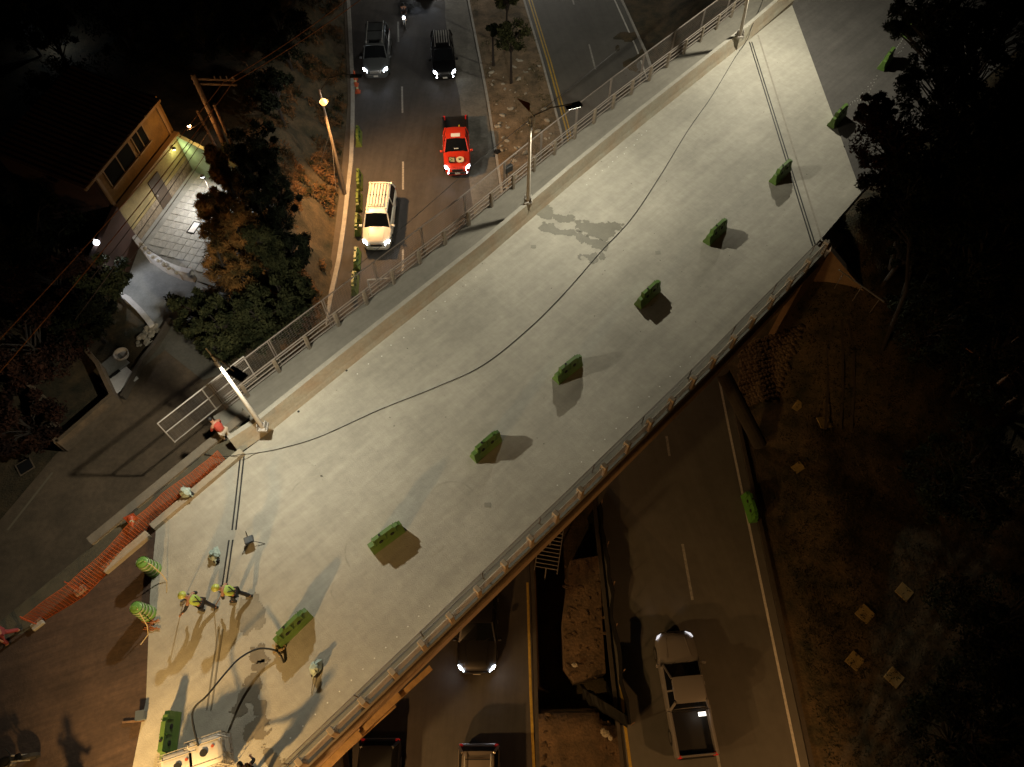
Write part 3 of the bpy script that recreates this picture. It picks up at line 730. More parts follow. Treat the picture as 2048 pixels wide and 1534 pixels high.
# IBC tanks
def ibc(q, rz, label, grp):
    t = thing('water_tank', label, 'water tank', q, rz, grp); w, d, h = 1.2, 1.0, 1.0
    m = MB(); m.box((0,0,.08), (w,d,.04)); 
    for y in (-.42,0,.42): m.box((0,y,.03), (w,.1,.06))
    m.build('pallet', steel_m, t)
    m = MB(); m.box((0,0,.13+h/2), (w-.08,d-.08,h), b=.09); m.build('tank', ibc_m, t, auto=True)
    m = MB(); m.disc((0,0,1.15), .12, (0,0,1), .05, 14); m.build('filler_cap', dark_m, t)
    m = MB(); m.disc((.3,.12,1.14), .05, (0,0,1), .04, 10); m.build('bung', redp_m, t)
    cg = MB()
    for z in (.2,.42,.64,.86,1.12): cg.tube([(-w/2,-d/2,z),(w/2,-d/2,z),(w/2,d/2,z),(-w/2,d/2,z),(-w/2,-d/2,z)], .012, 4)
    for k in range(9):
        x = -w/2+w*k/8; cg.tube([(x,-d/2,.1),(x,-d/2,1.12)], .012, 4); cg.tube([(x,d/2,.1),(x,d/2,1.12)], .012, 4)
    for k in range(7):
        y = -d/2+d*k/6; cg.tube([(-w/2,y,.1),(-w/2,y,1.12)], .012, 4); cg.tube([(w/2,y,.1),(w/2,y,1.12)], .012, 4)
    for y in (-.3,.3): cg.tube([(-w/2,y,1.14),(w/2,y,1.14)], .014, 4)
    cg.build('cage', steel_m, t)
    m = MB(); m.box((w/2+.012,.05,.66), (.01,.36,.34)); m.build('label_plate', mat('label plate', (.4,.4,.38), .5), t)
    return t
qa = P(432, 1510, DK); ibc((qa.x, qa.y, DK+.01), R(18), 'milky white caged water tank with hose, right of the pair', 'caged tanks at the bridge end')
qb = P(398, 1560, DK); ibc((qb.x-.35, qb.y+.35, DK+.01), R(18), 'milky caged water tank cut by the bottom of the photo, left of the pair', 'caged tanks at the bridge end')
def hose(pts, r, name, label, mt, cat='hose', z=None):
    pts = [Vector(p) for p in pts]; out = []
    for k in range(len(pts)-1):      # catmull-rom
        p0, p1, p2, p3 = pts[max(k-1,0)], pts[k], pts[k+1], pts[min(k+2, len(pts)-1)]
        for j in range(6):
            t_ = j/6; out.append(.5*((2*p1)+(p2-p0)*t_+(2*p0-5*p1+4*p2-p3)*t_*t_+(3*p1-p0-3*p2+p3)*t_**3))
    out.append(pts[-1]); m = MB(); m.tube(out, r, 6); return tag(m.build(name, mt, smooth=True), label, cat)
tz = Vector((qa.x-.2, qa.y+.2, DK+1.2))
hose([tz, P(385,1425,DK+1.2), P(415,1390,DK+1.3), P(452,1345,DK+1.1), P(480,1316,DK+.8), P(515,1298,DK+.5), P(548,1300,DK+.25), P(562,1312,DK+.1), P(568,1326,DK+.05)], .035, 'hose', 'thick black hose arching from the water tank onto the deck', hose_m)
hose([P(395,905,DK+.05), P(440,913,DK+.1), P(485,909,DK+.42), P(512,906,DK+.05), P(560,897,DK+.04), P(640,873,DK+.03), P(760,819,DK+.03), P(870,775,DK+.03), P(968,729,DK+.03), P(1060,655,DK+.03), P(1130,585,DK+.03), P(1200,505,DK+.03), P(1262,438,DK+.03), P(1320,352,DK+.03), P(1375,262,DK+.03), P(1425,190,DK+.03), P(1470,115,DK+.03), P(1494,80,DK+.3), P(1503,55,DK+.9), P(1520,15,DK+.1), P(1540,-40,DK+.05)], .017, 'cable', 'long thin black cable snaking the whole length of the deck', hose_m, 'cable')

# grey box on tripod, small grey box, sacks
q = P(503, 1085, DK); t = thing('floodlight', 'small dark floodlight on thin legs lying on the deck by the joint', 'floodlight', (q.x, q.y, DK+.01), R(25))
m = MB(); m.box((0,0,.3), (.36,.3,.12), b=.02); m.build('housing', mat('dark grey metal', (.05,.055,.06), .5), t)
m = MB(); m.box((0,0,.365), (.28,.22,.012)); m.build('lens', mat('dull lens', (.12,.13,.14), .2), t)
for a in (100, 215, 330): m = MB(); m.tube([(0,0,.25), (.55*math.cos(R(a)), .55*math.sin(R(a)), .01)], .014, 5); m.build('leg', black_m, t)
q = P(286, 1432, DK); t = thing('junction_box', 'small blue grey box at the slab edge near the bottom left', 'box', (q.x, q.y, DK), R(10))
m = MB(); m.box((0,0,.13), (.28,.3,.26), b=.02); m.build('body', mat('blue grey metal', (.10,.13,.15), .5), t)
m = MB(); m.box((0,.0,.27), (.3,.32,.02)); m.build('lid', mat('blue grey lid', (.08,.10,.12), .5), t)
q = P(268, 1443, DK); tag(MB().box((q.x, q.y, DK+.05), (.75,.06,.05), Matrix.Rotation(R(4), 4, 'Z')).build('wooden_stick', wood_m), 'short pale stick lying on asphalt by the small grey box', 'stick')
def sack(q, rz, label, rod=True):
    t = thing('sack', label, 'sack', q, rz); t.scale = (.72,.72,.6)
    m = MB(); rings = []
    for j, (z, r) in enumerate([(0,.2),(.12,.27),(.32,.25),(.5,.17),(.62,.07),(.72,.12)]):
        rings.append([(r*(1+1.1*nz(math.cos(a)*2, math.sin(a)*2, 1.5, j))*math.cos(a), r*(1+1.1*nz(math.cos(a)*2+5, math.sin(a)*2, 1.5, j))*math.sin(a)*1.2, z) for a in [k*math.pi/6 for k in range(12)]])
    m.loft(rings); m.build('bag', sack_m, t)
    m = MB(); m.box((.05,-.3,.12), (.3,.24,.22), b=.03); m.build('dark_tool_head', black_m, t)
    if rod: m = MB(); m.tube([(.02,-.3,.2),(.1,-1.15,.05)], .014, 5); m.build('handle', mat('dark handle', (.04,.03,.025), .7), t)
    return t
q = P(632, 1338, DK); sack((q.x, q.y, DK+.005), R(-8), 'pale teal sack with dark tool leaning beside the near deck edge')
q = P(431, 1112, DK); sack((q.x, q.y, DK+.005), R(20), 'pale teal sack standing left of the left expansion joint', False)
q = P(380, 992, DK); sack((q.x, q.y, DK+.3), R(60), 'pale green sack on the low kerb beside the orange mesh', False)
# sticks and rags beside barrier 2
q = P(556, 1296, DK); t = thing('wood_scraps', 'small heap of pale wood scraps at the barrier foot near the hose', 'scraps', (q.x, q.y, DK+.01))
for k in range(5):
    m = MB(); a = random.random()*3; m.box((random.uniform(-.25,.25), random.uniform(-.15,.15), .04+.03*k), (.35,.07,.05), Matrix.Rotation(a, 4, 'Z')); m.build('plank', mat('pale wood', (.45,.33,.18), .9, var=.3, scale=6), t)
# floodlight on far fence
q = P(1028, 385, DK); t = thing('floodlight', 'black floodlight clamped to the footway fence near the red pickup', 'floodlight', (q.x-.3, q.y+.35, DK+1.35), R(40))
m = MB(); m.box((0,0,0), (.5,.22,.4), b=.03); m.build('housing', black_m, t)
m = MB(); m.tube([(0,.1,-.2),(0,.1,-1.3)], .03, 6); m.build('clamp_bar', black_m, t)
m = MB(); m.tube([(.1,0,.2),(.45,.05,.55)], .02, 5); m.build('handle', black_m, t)

# ================================================================= VEHICLES
def car_paint(name, col, rough=.28, metal=.3): return mat(name, col, rough, metal, spec=.6)
head_m = mat('lit headlamp', (1,1,1), .2, emit=(.85,.93,1), es=22)
dhead_m = mat('dim headlamp', (.6,.6,.6), .2, emit=(.85,.93,1), es=6)
tail_m = mat('tail lamp', (.4,.01,.01), .3, emit=(1,.03,.02), es=.12)
plate_m = mat('number plate', (.5,.5,.48), .5); chrome_m = mat('bright trim', (.42,.42,.41), .35, .15)
trim_m = mat('black trim', (.012,.012,.013), .5)
def make_car(label, paint, kind='suv', L=4.6, W=1.85, H=1.72, rack=False, lights=True, lamp=None, cat='car', name='parked_car', grille=None, beam=7, fog=False, sun=False, roofpaint=None, bedm=None):
    """+x is the front"""
    t = thing(name, label, cat)
    h2 = W/2; zb = .28
    hood = H*.60; fr = L/2; 
    if kind == 'pickup': cab0, cab1 = -.25*L+.55, .5*L-1.35; roof0, roof1 = cab0+.25, cab1-.75
    elif kind == 'sedan': cab0, cab1 = -L/2+.55, L/2-1.25; roof0, roof1 = -L/2+1.3, L/2-2.05; hood = H*.58
    else: cab0, cab1 = -L/2+.06, L/2-1.15; roof0, roof1 = -L/2+.35, L/2-1.85
    def sec(x, w, zt, zl=zb, crown=.05):
        return [(x,-w*.93,zl),(x,-w,zl+.18),(x,-w,zt-.22),(x,-w*.965,zt-.07),(x,-w*.86,zt-.01),(x,-w*.45,zt+crown*.8),(x,0,zt+crown),(x,w*.45,zt+crown*.8),(x,w*.86,zt-.01),(x,w*.965,zt-.07),(x,w,zt-.22),(x,w,zt+(-zt+zl)+.18),(x,w*.93,zl)]
    fx = fr; rear_end = -L/2
    st = []
    if kind == 'pickup':
        st = [(cab0+.02, h2, hood+.05), (cab1-.2, h2, hood+.05)]
    else:
        st = [(rear_end, h2*.84, hood*.82), (rear_end+.06, h2*.93, hood*.97), (rear_end+.25, h2*.985, hood+.02), (0, h2, hood+.04), (cab1-.2, h2, hood+.04)]
    st += [(cab1+.15, h2*.99, hood), (fr-.5, h2*.97, hood-.08), (fr-.22, h2*.90, hood-.15), (fr-.07, h2*.80, hood-.25), (fr, h2*.66, hood-.40)]
    m = MB(); m.loft([sec(*q) for q in st]); body = m.build('body', paint, t, auto=True)
    # hood ridges
    for sy in (-1, 1): m = MB(); m.tube([(cab1+.2, sy*h2*.58, hood+.035), (fr-.3, sy*h2*.46, hood-.075)], .016, 5); m.build('bonnet_crease', paint, body)
    # greenhouse
    gz = hood-.02; rz_ = H; rw = h2*.74; bw = h2*.93
    def gsec(x, w, z): return [(x,-w,z),(x,w,z)]
    m = MB()
    b4 = [(cab0,-bw,gz),(cab1,-bw*.96,gz),(cab1+.06,0,gz),(cab1,bw*.96,gz),(cab0,bw,gz)]
    r4 = [(roof0,-rw,rz_-.06),(roof1,-rw*.97,rz_-.07),(roof1+.08,0,rz_-.05),(roof1,rw*.97,rz_-.07),(roof0,rw,rz_-.06)]
    m.loft([b4, r4]); m.build('windows', glass_m, t)
    # roof
    def rsec(x, w, z): return [(x,-w,z-.07),(x,-w*.96,z-.025),(x,-w*.5,z+.012),(x,0,z+.02),(x,w*.5,z+.012),(x,w*.96,z-.025),(x,w,z-.07)]
    m = MB(); m.loft([rsec(roof0-.06, rw*.94, rz_-.05), rsec(roof0+.12, rw*1.02, rz_-.01), rsec((roof0+roof1)/2, rw*1.03, rz_+.01), rsec(roof1-.1, rw*1.0, rz_-.01), rsec(roof1+.05, rw*.95, rz_-.045)])
    roof = m.build('roof', roofpaint or paint, t, auto=True)
    # pillars
    for sy in (-1, 1):
        xm = (roof0+roof1)/2+.05
        for A_, B_, w1, w2 in (((cab1-.02, sy*bw*.965, gz+.02), (roof1, sy*rw*.98, rz_-.06), .07, .06), ((cab0+.02, sy*bw*.985, gz+.02), (roof0, sy*rw, rz_-.05), .10, .09), ((xm, sy*bw*.99, gz+.02), (xm-.05, sy*rw*1.01, rz_-.05), .07, .05)):
            m = MB(); m.beam(A_, B_, w1, w2); m.build('pillar', paint, t)
    for sy in (-1, 1):
        m = MB(); m.box((cab1-.12, sy*(h2+.11), hood+.07), (.14,.2,.15), b=.03); m.build('mirror', paint, t)
        hl = MB(); hl.loft([[(fr-.30, sy*h2*.93, hood-.30),(fr-.30, sy*h2*.93, hood-.13),(fr-.24, sy*h2*.78, hood-.12),(fr-.24, sy*h2*.78, hood-.30)], [(fr-.16, sy*h2*.85, hood-.36),(fr-.13, sy*h2*.85, hood-.17),(fr-.03, sy*h2*.62, hood-.20),(fr-.01, sy*h2*.62, hood-.40)]])
        hl.build('headlight', lamp or (head_m if lights else dhead_m), t)
        if fog: m = MB(); m.disc((fr-.02, sy*h2*.68, .5), .055, (1,0,.3), .08, 10); m.build('fog_light', head_m, t)
        m = MB(); m.box((rear_end+.03, sy*h2*.84, hood-.16), (.12,.16,.32 if kind != 'sedan' else .16), b=.02); m.build('tail_light', tail_m, t)
        for xw in (fr-.85, rear_end+.85):
            wme = MB(); wme.disc((0,0,0), .35, (0,1,0), .22, 18); wl = wme.build('wheel', tyre_m, t); wl.location = (xw, sy*(h2-.11), .35)
            m = MB(); m.disc((0, sy*.11, 0), .21, (0,1,0), .02, 12); m.build('rim', rim_m, wl)
    m = MB(); m.box((fr-.005, 0, .48), (.12, W*.66, .18), b=.04); m.build('bumper', trim_m if kind == 'pickup' else paint, t); m = MB(); m.box((rear_end+.0, 0, .5), (.14, W*.86, .2), b=.04); m.build('bumper', trim_m if kind == 'pickup' else paint, t)
    m = MB(); m.box((fr+.005, 0, hood-.35), (.08, W*.40, .2), b=.03); g = m.build('grille', grille or trim_m, t)
    if grille:
        m = MB()
        for k in range(3): m.box((fr+.05, 0, hood-.41+k*.06), (.02, W*.36, .015))
        m.build('grille_bar', trim_m, g)
    m = MB(); m.box((fr+.07, 0, .48), (.02,.34,.13)); m.build('number_plate', plate_m, t)
    m = MB(); m.tube([(cab1+.06,-.5,gz+.05),(cab1-.16,-.02,gz+.14)], .012, 4); m.tube([(cab1+.06,.08,gz+.05),(cab1-.16,.55,gz+.14)], .012, 4); m.build('wiper', trim_m, t)
    if rack:
        for sy in (-1, 1):
            m = MB(); m.tube([(roof0+.05, sy*rw*.82, rz_+.03),(roof0+.15, sy*rw*.82, rz_+.13),(roof1-.25, sy*rw*.82, rz_+.13),(roof1-.1, sy*rw*.82, rz_+.03)], .025, 6); m.build('roof_rail', chrome_m if rack != 'white' else paint, t)
        for k in range(5 if rack != 'rails' else 0):
            y = -rw*.56+k*rw*.28; m = MB(); m.box(((roof0+roof1)/2-.12, y, rz_+.12), (abs(roof1-roof0)*.70, rw*.15, .025), b=.008); m.build('rack_slat', paint if rack == 'white' else chrome_m, t)
        for x in (roof0+.25, (roof0+roof1)/2-.1, roof1-.38):
            m = MB(); m.box((x, 0, rz_+.095), (.05, rw*1.62, .025)); m.build('rack_bar', trim_m, t)
    if sun: m = MB(); m.box((roof1-.32, 0, rz_+.022), (.42, rw*1.1, .02), b=.008); m.build('sunroof', glass_m, roof)
    # doors & handles
    for sy in (-1, 1):
        for x in (cab1-.95, cab1-1.95): m = MB(); m.box((x, sy*(h2+.008), hood-.18), (.16,.03,.03)); m.build('door_handle', chrome_m, t)
    if kind == 'pickup':
        x0_, x1_ = rear_end, cab0-.02
        m = MB(); m.box(((x0_+x1_)/2, 0, .62), (x1_-x0_, W*.9, .08)); m.build('bed_floor', trim_m, t)
        for sy in (-1, 1): m = MB(); m.box(((x0_+x1_)/2, sy*(h2-.07), .74), (x1_-x0_-.01, .13, .60), b=.03); m.build('bed_side', bedm or paint, t)
        m = MB(); m.box((x0_+.04, 0, .76), (.08, W-.3, .54), b=.02); m.build('tailgate', bedm or paint, t)
        m = MB(); m.box((x1_-.04, 0, .80), (.06, W-.3, .5)); m.build('bed_front', trim_m, t)
    if lights:
        for sy in (-1, 1):
            for a in ((88, .05),):
                l = lamp_light('headlight_beam', (fr+.12, sy*h2*.72, .62), beam, (.72,.82,1), .05, 75, (R(84), 0, R(-90)), t, blend=.9)
    return t
def put(t, px_, py_, ang): q = P(px_, py_, 0); t.location = (q.x, q.y, .035); t.rotation_euler.z = R(ang); return t
BM = 24
grey = car_paint('grey paint', (.10,.11,.115)); 
t = make_car('dark grey large SUV with sunroof and chrome grille in the left lane', grey, 'suv', 5.05, 1.98, 1.85, rack='rails', grille=chrome_m, beam=BM, sun=True, name='moving_suv'); put(t, 757, 122, -87)
t = make_car('small black SUV with silver roof rack slats and fog lights, right lane', car_paint('black paint', (.008,.008,.009)), 'suv', 4.4, 1.80, 1.7, rack=True, beam=BM*.5, fog=True, name='moving_suv'); put(t, 888, 130, -84)
redp = car_paint('red paint', (.55,.035,.015), .3, .1)
t = make_car('red pickup truck with black bed, white roof sign and bonnet emblem', redp, 'pickup', 5.2, 1.85, 1.75, beam=BM*.8, fog=True, bedm=trim_m, name='pickup_truck', cat='pickup truck'); put(t, 914, 305, -86)
rp = t; 
m = MB(); m.box((.33,0,1.775), (.34,.62,.02)); m.build('roof_sign', mat('white sign', (.75,.73,.68), .5), rp)
m = MB(); m.box((1.12,0,1.30), (.06,.30,.02), Matrix.Rotation(R(38), 4, 'Y')); m.build('windscreen_sticker', plate_m, rp)
m = MB(); m.box((-1.55,.25,.69), (.9,.09,.05)); m.build('yellow_plank', mat('yellow plank', (.6,.42,.04), .6), rp)
cr_ = mat('cream emblem', (.62,.55,.36), .5); bk_ = mat('black emblem', (.012,.014,.010), .6); gr_ = mat('green emblem', (.05,.14,.02), .6)
hz = 1.115
m = MB(); m.disc((2.02,.22,hz), .27, (.10,0,1), .03, 20); m.build('emblem_disc', cr_, rp)
m = MB(); m.box((2.0,-.33,hz-.005), (.52,.46,.03)); m.build('emblem_field', bk_, rp)
m = MB()
for k in range(5): m.beam((1.8+.08*k,-.5,hz+.018), (1.86+.09*k,-.16,hz+.018), .035, .008)
m.build('emblem_stripe', cr_, rp)
m = MB(); m.beam((1.9,-.45,hz+.025), (2.1,-.25,hz+.025), .05, .008); m.beam((2.15,-.5,hz+.02), (2.0,-.3,hz+.02), .05, .008); m.build('emblem_leaf', gr_, rp)
m = MB(); m.beam((1.92,.14,hz+.03), (2.1,.26,hz+.03), .05, .008); m.beam((1.92,.30,hz+.032), (2.08,.18,hz+.032), .05, .008); m.beam((2.0,.12,hz+.036), (2.0,.34,hz+.036), .04, .008); m.build('emblem_mark', bk_, rp)
white = car_paint('white paint', (.72,.66,.54), .35, 0)
t = make_car('white SUV with white slatted roof rack, below the glowing street lamp', white, 'suv', 4.85, 1.86, 1.76, rack='white', beam=BM*1.1, name='moving_suv'); put(t, 763, 450, -90)
m = MB(); m.box((1.33,0,1.22), (.05,.5,.02), Matrix.Rotation(R(38), 4, 'Y')); m.build('windscreen_sticker', plate_m, t)
t = make_car('silver car entering at the top edge of the photo', car_paint('silver paint', (.25,.26,.26)), 'sedan', 4.4, 1.76, 1.45, beam=BM, name='moving_car'); put(t, 850, -28, -86)
t = make_car('black car emerging from under the bridge with bright headlights', car_paint('jet black paint', (.004,.004,.005), .5, 0), 'sedan', 4.7, 1.85, 1.45, beam=BM*.25, name='moving_car'); put(t, 957, 1244, -90)
t = make_car('black car below the bridge edge at the bottom, left lane', car_paint('jet black paint', (.004,.004,.005), .5, 0), 'suv', 4.5, 1.8, 1.6, beam=0, lights=False, name='moving_car'); put(t, 757, 1600, -90)
t = make_car('silver car with lit roof cut by the bottom of the photo', car_paint('warm silver paint', (.20,.17,.15)), 'suv', 4.6, 1.8, 1.6, rack='rails', lights=False, name='moving_car'); put(t, 957, 1614, -90)
bron = car_paint('bronze grey paint', (.24,.225,.22), .3, .3)
t = make_car('long bronze grey crew cab pickup driving up the right road', bron, 'pickup', 5.15, 1.85, 1.7, beam=BM*.15, lamp=mat('faint headlamp', (.6,.6,.6), .3, emit=(.9,.93,1), es=.8), name='pickup_truck', cat='pickup truck'); put(t, 1362, 1388, 95)
m = MB(); m.box((-1.0,-.45,1.25), (.16,.32,.04)); m.build('cargo_glow', mat('lit cargo lamp', (1,1,1), .2, emit=(1,.95,.85), es=3), t)  # emissive box for the bright patch at the bed front

# motorcycle with rider
def skinfig(name, verts, edges, radii, m, parent, sub=1):
    me = bpy.data.meshes.new(name); me.from_pydata(verts, edges, []); o = link(name, me, parent); me.materials.append(m)
    sk = o.modifiers.new('skin', 'SKIN'); 
    lay = me.skin_vertices[0] if me.skin_vertices else None
    if lay is None:
        bm = bmesh.new(); bm.from_mesh(me); bm.verts.layers.skin.verify(); bm.to_mesh(me); bm.free(); lay = me.skin_vertices[0]
    for k, r in enumerate(radii): lay.data[k].radius = (r, r) if not isinstance(r, tuple) else r; lay.data[k].use_root = (k == 0)
    ss = o.modifiers.new('sub', 'SUBSURF'); ss.levels = sub; ss.render_levels = sub
    return o
def person(label, q, rz, lean=0, arms='down', top=vest_m, legs=jean_m, helmet=None, stride=.2, crouch=0, hairm=hair_m, seated=False):
    t = thing('person', label, 'person', q, rz)
    hip = .95-crouch; s, c = math.sin(R(lean)), math.cos(R(lean))
    def T(x, y, z): return (x*c*1+(z)*s if True else 0, y, hip+z*c-x*s)      # trunk frame, leaning towards +x
    kn = hip*.52
    if seated: hip = .42
    pel = (0, 0, hip); ch = T(.0, 0, .28); sh = T(0, 0, .48); nk = T(.02, 0, .58); hd = T(.05, 0, .66); ht = T(.05, 0, .80)
    fl, fr_ = (stride, .11, .07), (-stride, -.11, .07)
    if seated: fl, fr_ = (.62, .14, .07), (.55, -.14, .07)
    kl = (stride*.5+.06+crouch*.6, .11, hip*.53); kr = (-stride*.4+.08+crouch*.6, -.11, hip*.53)
    if seated: kl, kr = (.42, .16, .48), (.42, -.16, .48)
    if arms == 'front': el, er = T(.25, .25, .24), T(.22, -.25, .24); wl, wr = T(.48, .12, .18), T(.5, -.08, .10)
    elif arms == 'out': el, er = T(.12, .40, .36), T(.2, -.3, .22); wl, wr = T(.42, .58, .26), T(.42, -.2, .12)
    else: el, er = T(.02, .27, .18), T(.04, -.27, .18); wl, wr = T(.12, .28, -.08), T(.14, -.28, -.06)
    sl, sr = T(0, .19, .47), T(0, -.19, .47)
    V = [pel, ch, sh, nk, hd, ht, sl, el, wl, sr, er, wr, (.02,.10,hip-.05), kl, (fl[0]-.02, fl[1], .1), (fl[0]+.16, fl[1], .05), (.02,-.10,hip-.05), kr, (fr_[0]-.02, fr_[1], .1), (fr_[0]+.16, fr_[1], .05)]
    Ed = [(0,1),(1,2),(2,3),(3,4),(4,5),(2,6),(6,7),(7,8),(2,9),(9,10),(10,11),(0,12),(12,13),(13,14),(14,15),(0,16),(16,17),(17,18),(18,19)]
    Rd = [.13,.14,.12,.055,.095,.075,.07,.048,.034,.07,.048,.034,.085,.062,.045,.035,.085,.062,.045,.035]
    skinfig('body', V, Ed, Rd, skin_m, t, 2)
    skinfig('vest', [T(0,0,.02), ch, T(0,0,.44), T(0,.15,.46), T(0,-.15,.46)], [(0,1),(1,2),(2,3),(2,4)], [.175,.19,.16,.12,.12], top, t, 2)
    skinfig('trousers', [pel, (.02,.10,hip-.05), kl, (fl[0]-.02, fl[1], .14), (.02,-.10,hip-.05), kr, (fr_[0]-.02, fr_[1], .14)], [(0,1),(1,2),(2,3),(0,4),(4,5),(5,6)], [.15,.105,.085,.07,.105,.085,.07], legs, t, 2)
    slm = jean_m if top is vest_m else top
    for a, b in ((sl, el), (sr, er)): skinfig('sleeve', [a, b, tuple(Vector(b).lerp(Vector(wl if b is el else wr), .5))], [(0,1),(1,2)], [.078,.06,.048], slm, t, 1)
    if top is vest_m:
        for sy in (-1, 1): m = MB(); m.tube([T(.16,sy*.09,.10), T(.17,sy*.10,.34), T(.06,sy*.11,.60), T(-.16,sy*.09,.40), T(-.18,-sy*.05,.08)], .022, 5); m.build('harness_strap', black_m, t)
    for f in (fl, fr_): m = MB(); m.box((f[0]+.05, f[1], .05), (.28,.11,.1), b=.03); m.build('boot', dark_m, t)
    H = Vector(ht)
    if helmet:
        m = MB(); m.sphere((H.x, H.y, H.z-.02), (.135,.115,.115), 12, 6); m.tube([(H.x+.02,H.y,H.z-.05),(H.x+.02,H.y,H.z-.03)], .15, 14); m.build('helmet', helmet, t, smooth=True)
    else:
        m = MB(); m.sphere((H.x-.02, H.y, H.z-.02), (.115,.10,.11), 12, 6); m.build('hair', hairm, t, smooth=True)
    hm = Vector(hd).lerp(H, .4); m = MB()   # face: nose, eyes
    m.box(hm+Vector((.105,0,-.01)), (.03,.025,.045)); m.build('nose', skin_m, t)
    for sy in (-1,1): m = MB(); m.sphere(tuple(hm+Vector((.09, sy*.035, .02))), .013, 6, 4); m.build('eye', black_m, t)
    for w_, e_ in ((wl, el), (wr, er)):
        w_ = Vector(w_); d = (w_-Vector(e_)).normalized(); sd_ = d.cross(Vector((0,0,1))).normalized(); u_ = sd_.cross(d)
        m = MB(); m.tube([w_, w_+d*.05, w_+d*.09], [.03,.04,.036], 8)
        for k in range(4):
            f0 = w_+d*.085+sd_*(-.027+.018*k); m.tube([f0, f0+d*(.035+.006*(k in (1,2)))-u_*.005, f0+d*.05-u_*.035], [.009,.0085,.007], 5)
        f0 = w_+d*.03+sd_*.035; m.tube([f0, f0+d*.03+sd_*.03, f0+d*.06+sd_*.02-u_*.02], [.011,.010,.008], 5)
        m.build('hand', skin_m, t)
    return t, Vector(wl), Vector(wr)
def held(par, a, b, blade, name='shovel', lab=''):
    M = par.matrix_basis if False else Matrix.Translation(par.location) @ Matrix.Rotation(par.rotation_euler.z, 4, 'Z')
    A, B = M @ Vector(a), M @ Vector(b)
    t = thing(name, lab, 'shovel', A)
    m = MB(); m.tube([(0,0,0), B-A], .016, 6); m.build('handle', wood_m, t)
    d = (B-A).normalized(); s_ = d.cross(Vector((0,0,1))).normalized(); u_ = s_.cross(d); c = B-A
    m = MB(); m.loft([[c+s_*x*.5*k+u_*(.02 if abs(x) > .5 else 0)+d*dd for x in (-.26,-.12,.12,.26)]+[c+s_*x*.5*k+u_*.012+d*dd for x in (.26,.12,-.12,-.26)] for k, dd in ((.7,0),(1,.08),(1,.26),(.4,.36))]); m.build('blade', mat('shovel steel', (.05,.045,.04), .6, .4), t)
q = P(420, 1218, DK); t, wl, wr = person('worker in lime vest stooping over a shovel, left of the pair', (q.x, q.y, DK+.005), R(165), 32, 'out', helmet=hel_m, stride=.22)
held(t, wl+Vector((-.15,.05,.25)), (1.05,-.0,.12), 1, lab='long handled shovel held by the left worker of the pair')
q = P(486, 1198, DK); t, wl, wr = person('worker in lime vest leaning beside the joint, right of the pair', (q.x, q.y, DK+.005), R(178), 34, 'front', helmet=hel_m, stride=.28)
held(t, wl+Vector((-.1,.05,.3)), (.95,.35,.12), 1, lab='shovel with dark blade held by the right worker of the pair')
q = P(458, 878, DK); person('person in red top and beige trousers stooping on the dark footway', (q.x, q.y, DK-.01), R(150), 28, 'front', red_cloth, pale_cloth, None, .12, crouch=.15)
q = P(517, 1548, DK); person('worker in lime vest at the bottom edge by the near railing', (q.x, q.y, DK+.005), R(120), 15, 'out', helmet=None, stride=.15)
q = P(30, 1275, DK); person('person in pale red top walking at the left edge of the photo', (q.x, q.y, DK), R(220), 12, 'down', mat('pale red cloth', (.5,.14,.09), .85), mat('maroon trousers', (.2,.03,.03), .85), None, .25)
q = P(168, 1604, DK); person('worker standing by the light tower, casting a long shadow over the asphalt', (q.x, q.y, DK), R(80), 4, 'out', stride=.14)
q = P(40, 1640, DK); person('worker in lime vest waiting beyond the bottom left corner', (q.x, q.y, DK), R(60), 4, 'down', helmet=hel_m, stride=.12)
# motorcycle builder
def motorbike(q, ang, label, rider=None, lit=True):
    t = thing('motorcycle', label, 'motorcycle', q, R(ang))
    for x in (-.65, .65):
        m = MB(); m.disc((0,0,0), .31, (0,1,0), .11, 18); wh = m.build('wheel', tyre_m, t); wh.location = (x, 0, .31)
        m = MB(); m.disc((0,0,0), .18, (0,1,0), .12, 10); m.build('rim', rim_m, wh)
    m = MB(); m.loft([[(x, w*math.cos(a*math.pi/4), z+h*math.sin(a*math.pi/4)) for a in range(8)] for x, w, z, h in ((-.75,.05,.78,.04),(-.3,.13,.76,.08),(.05,.16,.85,.13),(.3,.15,.86,.12),(.45,.08,.84,.08))]); m.build('fuel_tank', black_m, t, auto=True)
    m = MB(); m.box((0,0,.45), (.5,.26,.35), b=.05); m.build('engine', dsteel_m, t)
    m = MB(); m.tube([(.65,.09,.31),(.42,.09,.95)], .025, 6); m.tube([(.65,-.09,.31),(.42,-.09,.95)], .025, 6); m.build('fork', steel_m, t)
    m = MB(); m.tube([(.28,.36,1.02),(.42,.15,1.0),(.42,-.15,1.0),(.28,-.36,1.02)], .018, 6); m.build('handlebar', black_m, t)
    m = MB(); m.disc((.6,0,.88), .10, (1,0,.15), .1, 14); m.build('headlight', head_m if lit else glass_m, t)
    m = MB(); m.box((-.85,0,.74), (.06,.16,.07)); m.build('tail_light', tail_m, t)
    if lit: lamp_light('headlight_beam', (.72,0,.88), 14, (.75,.85,1), .04, 70, (R(82), 0, R(-90)), t, blend=.9)
    return t
q = P(811, 48); mb_ = motorbike((q.x, q.y, .035), -88, 'dark motorcycle with bright headlight between the lanes')
M = Matrix.Translation(mb_.location) @ Matrix.Rotation(mb_.rotation_euler.z, 4, 'Z')
p0 = M @ Vector((-.3, 0, .42)); t, a_, b_ = person('rider in dark clothes seated on the moving motorcycle', p0, R(-88), 14, 'front', mat('black jacket', (.012,.012,.014), .7), jean_m, black_m, seated=True)
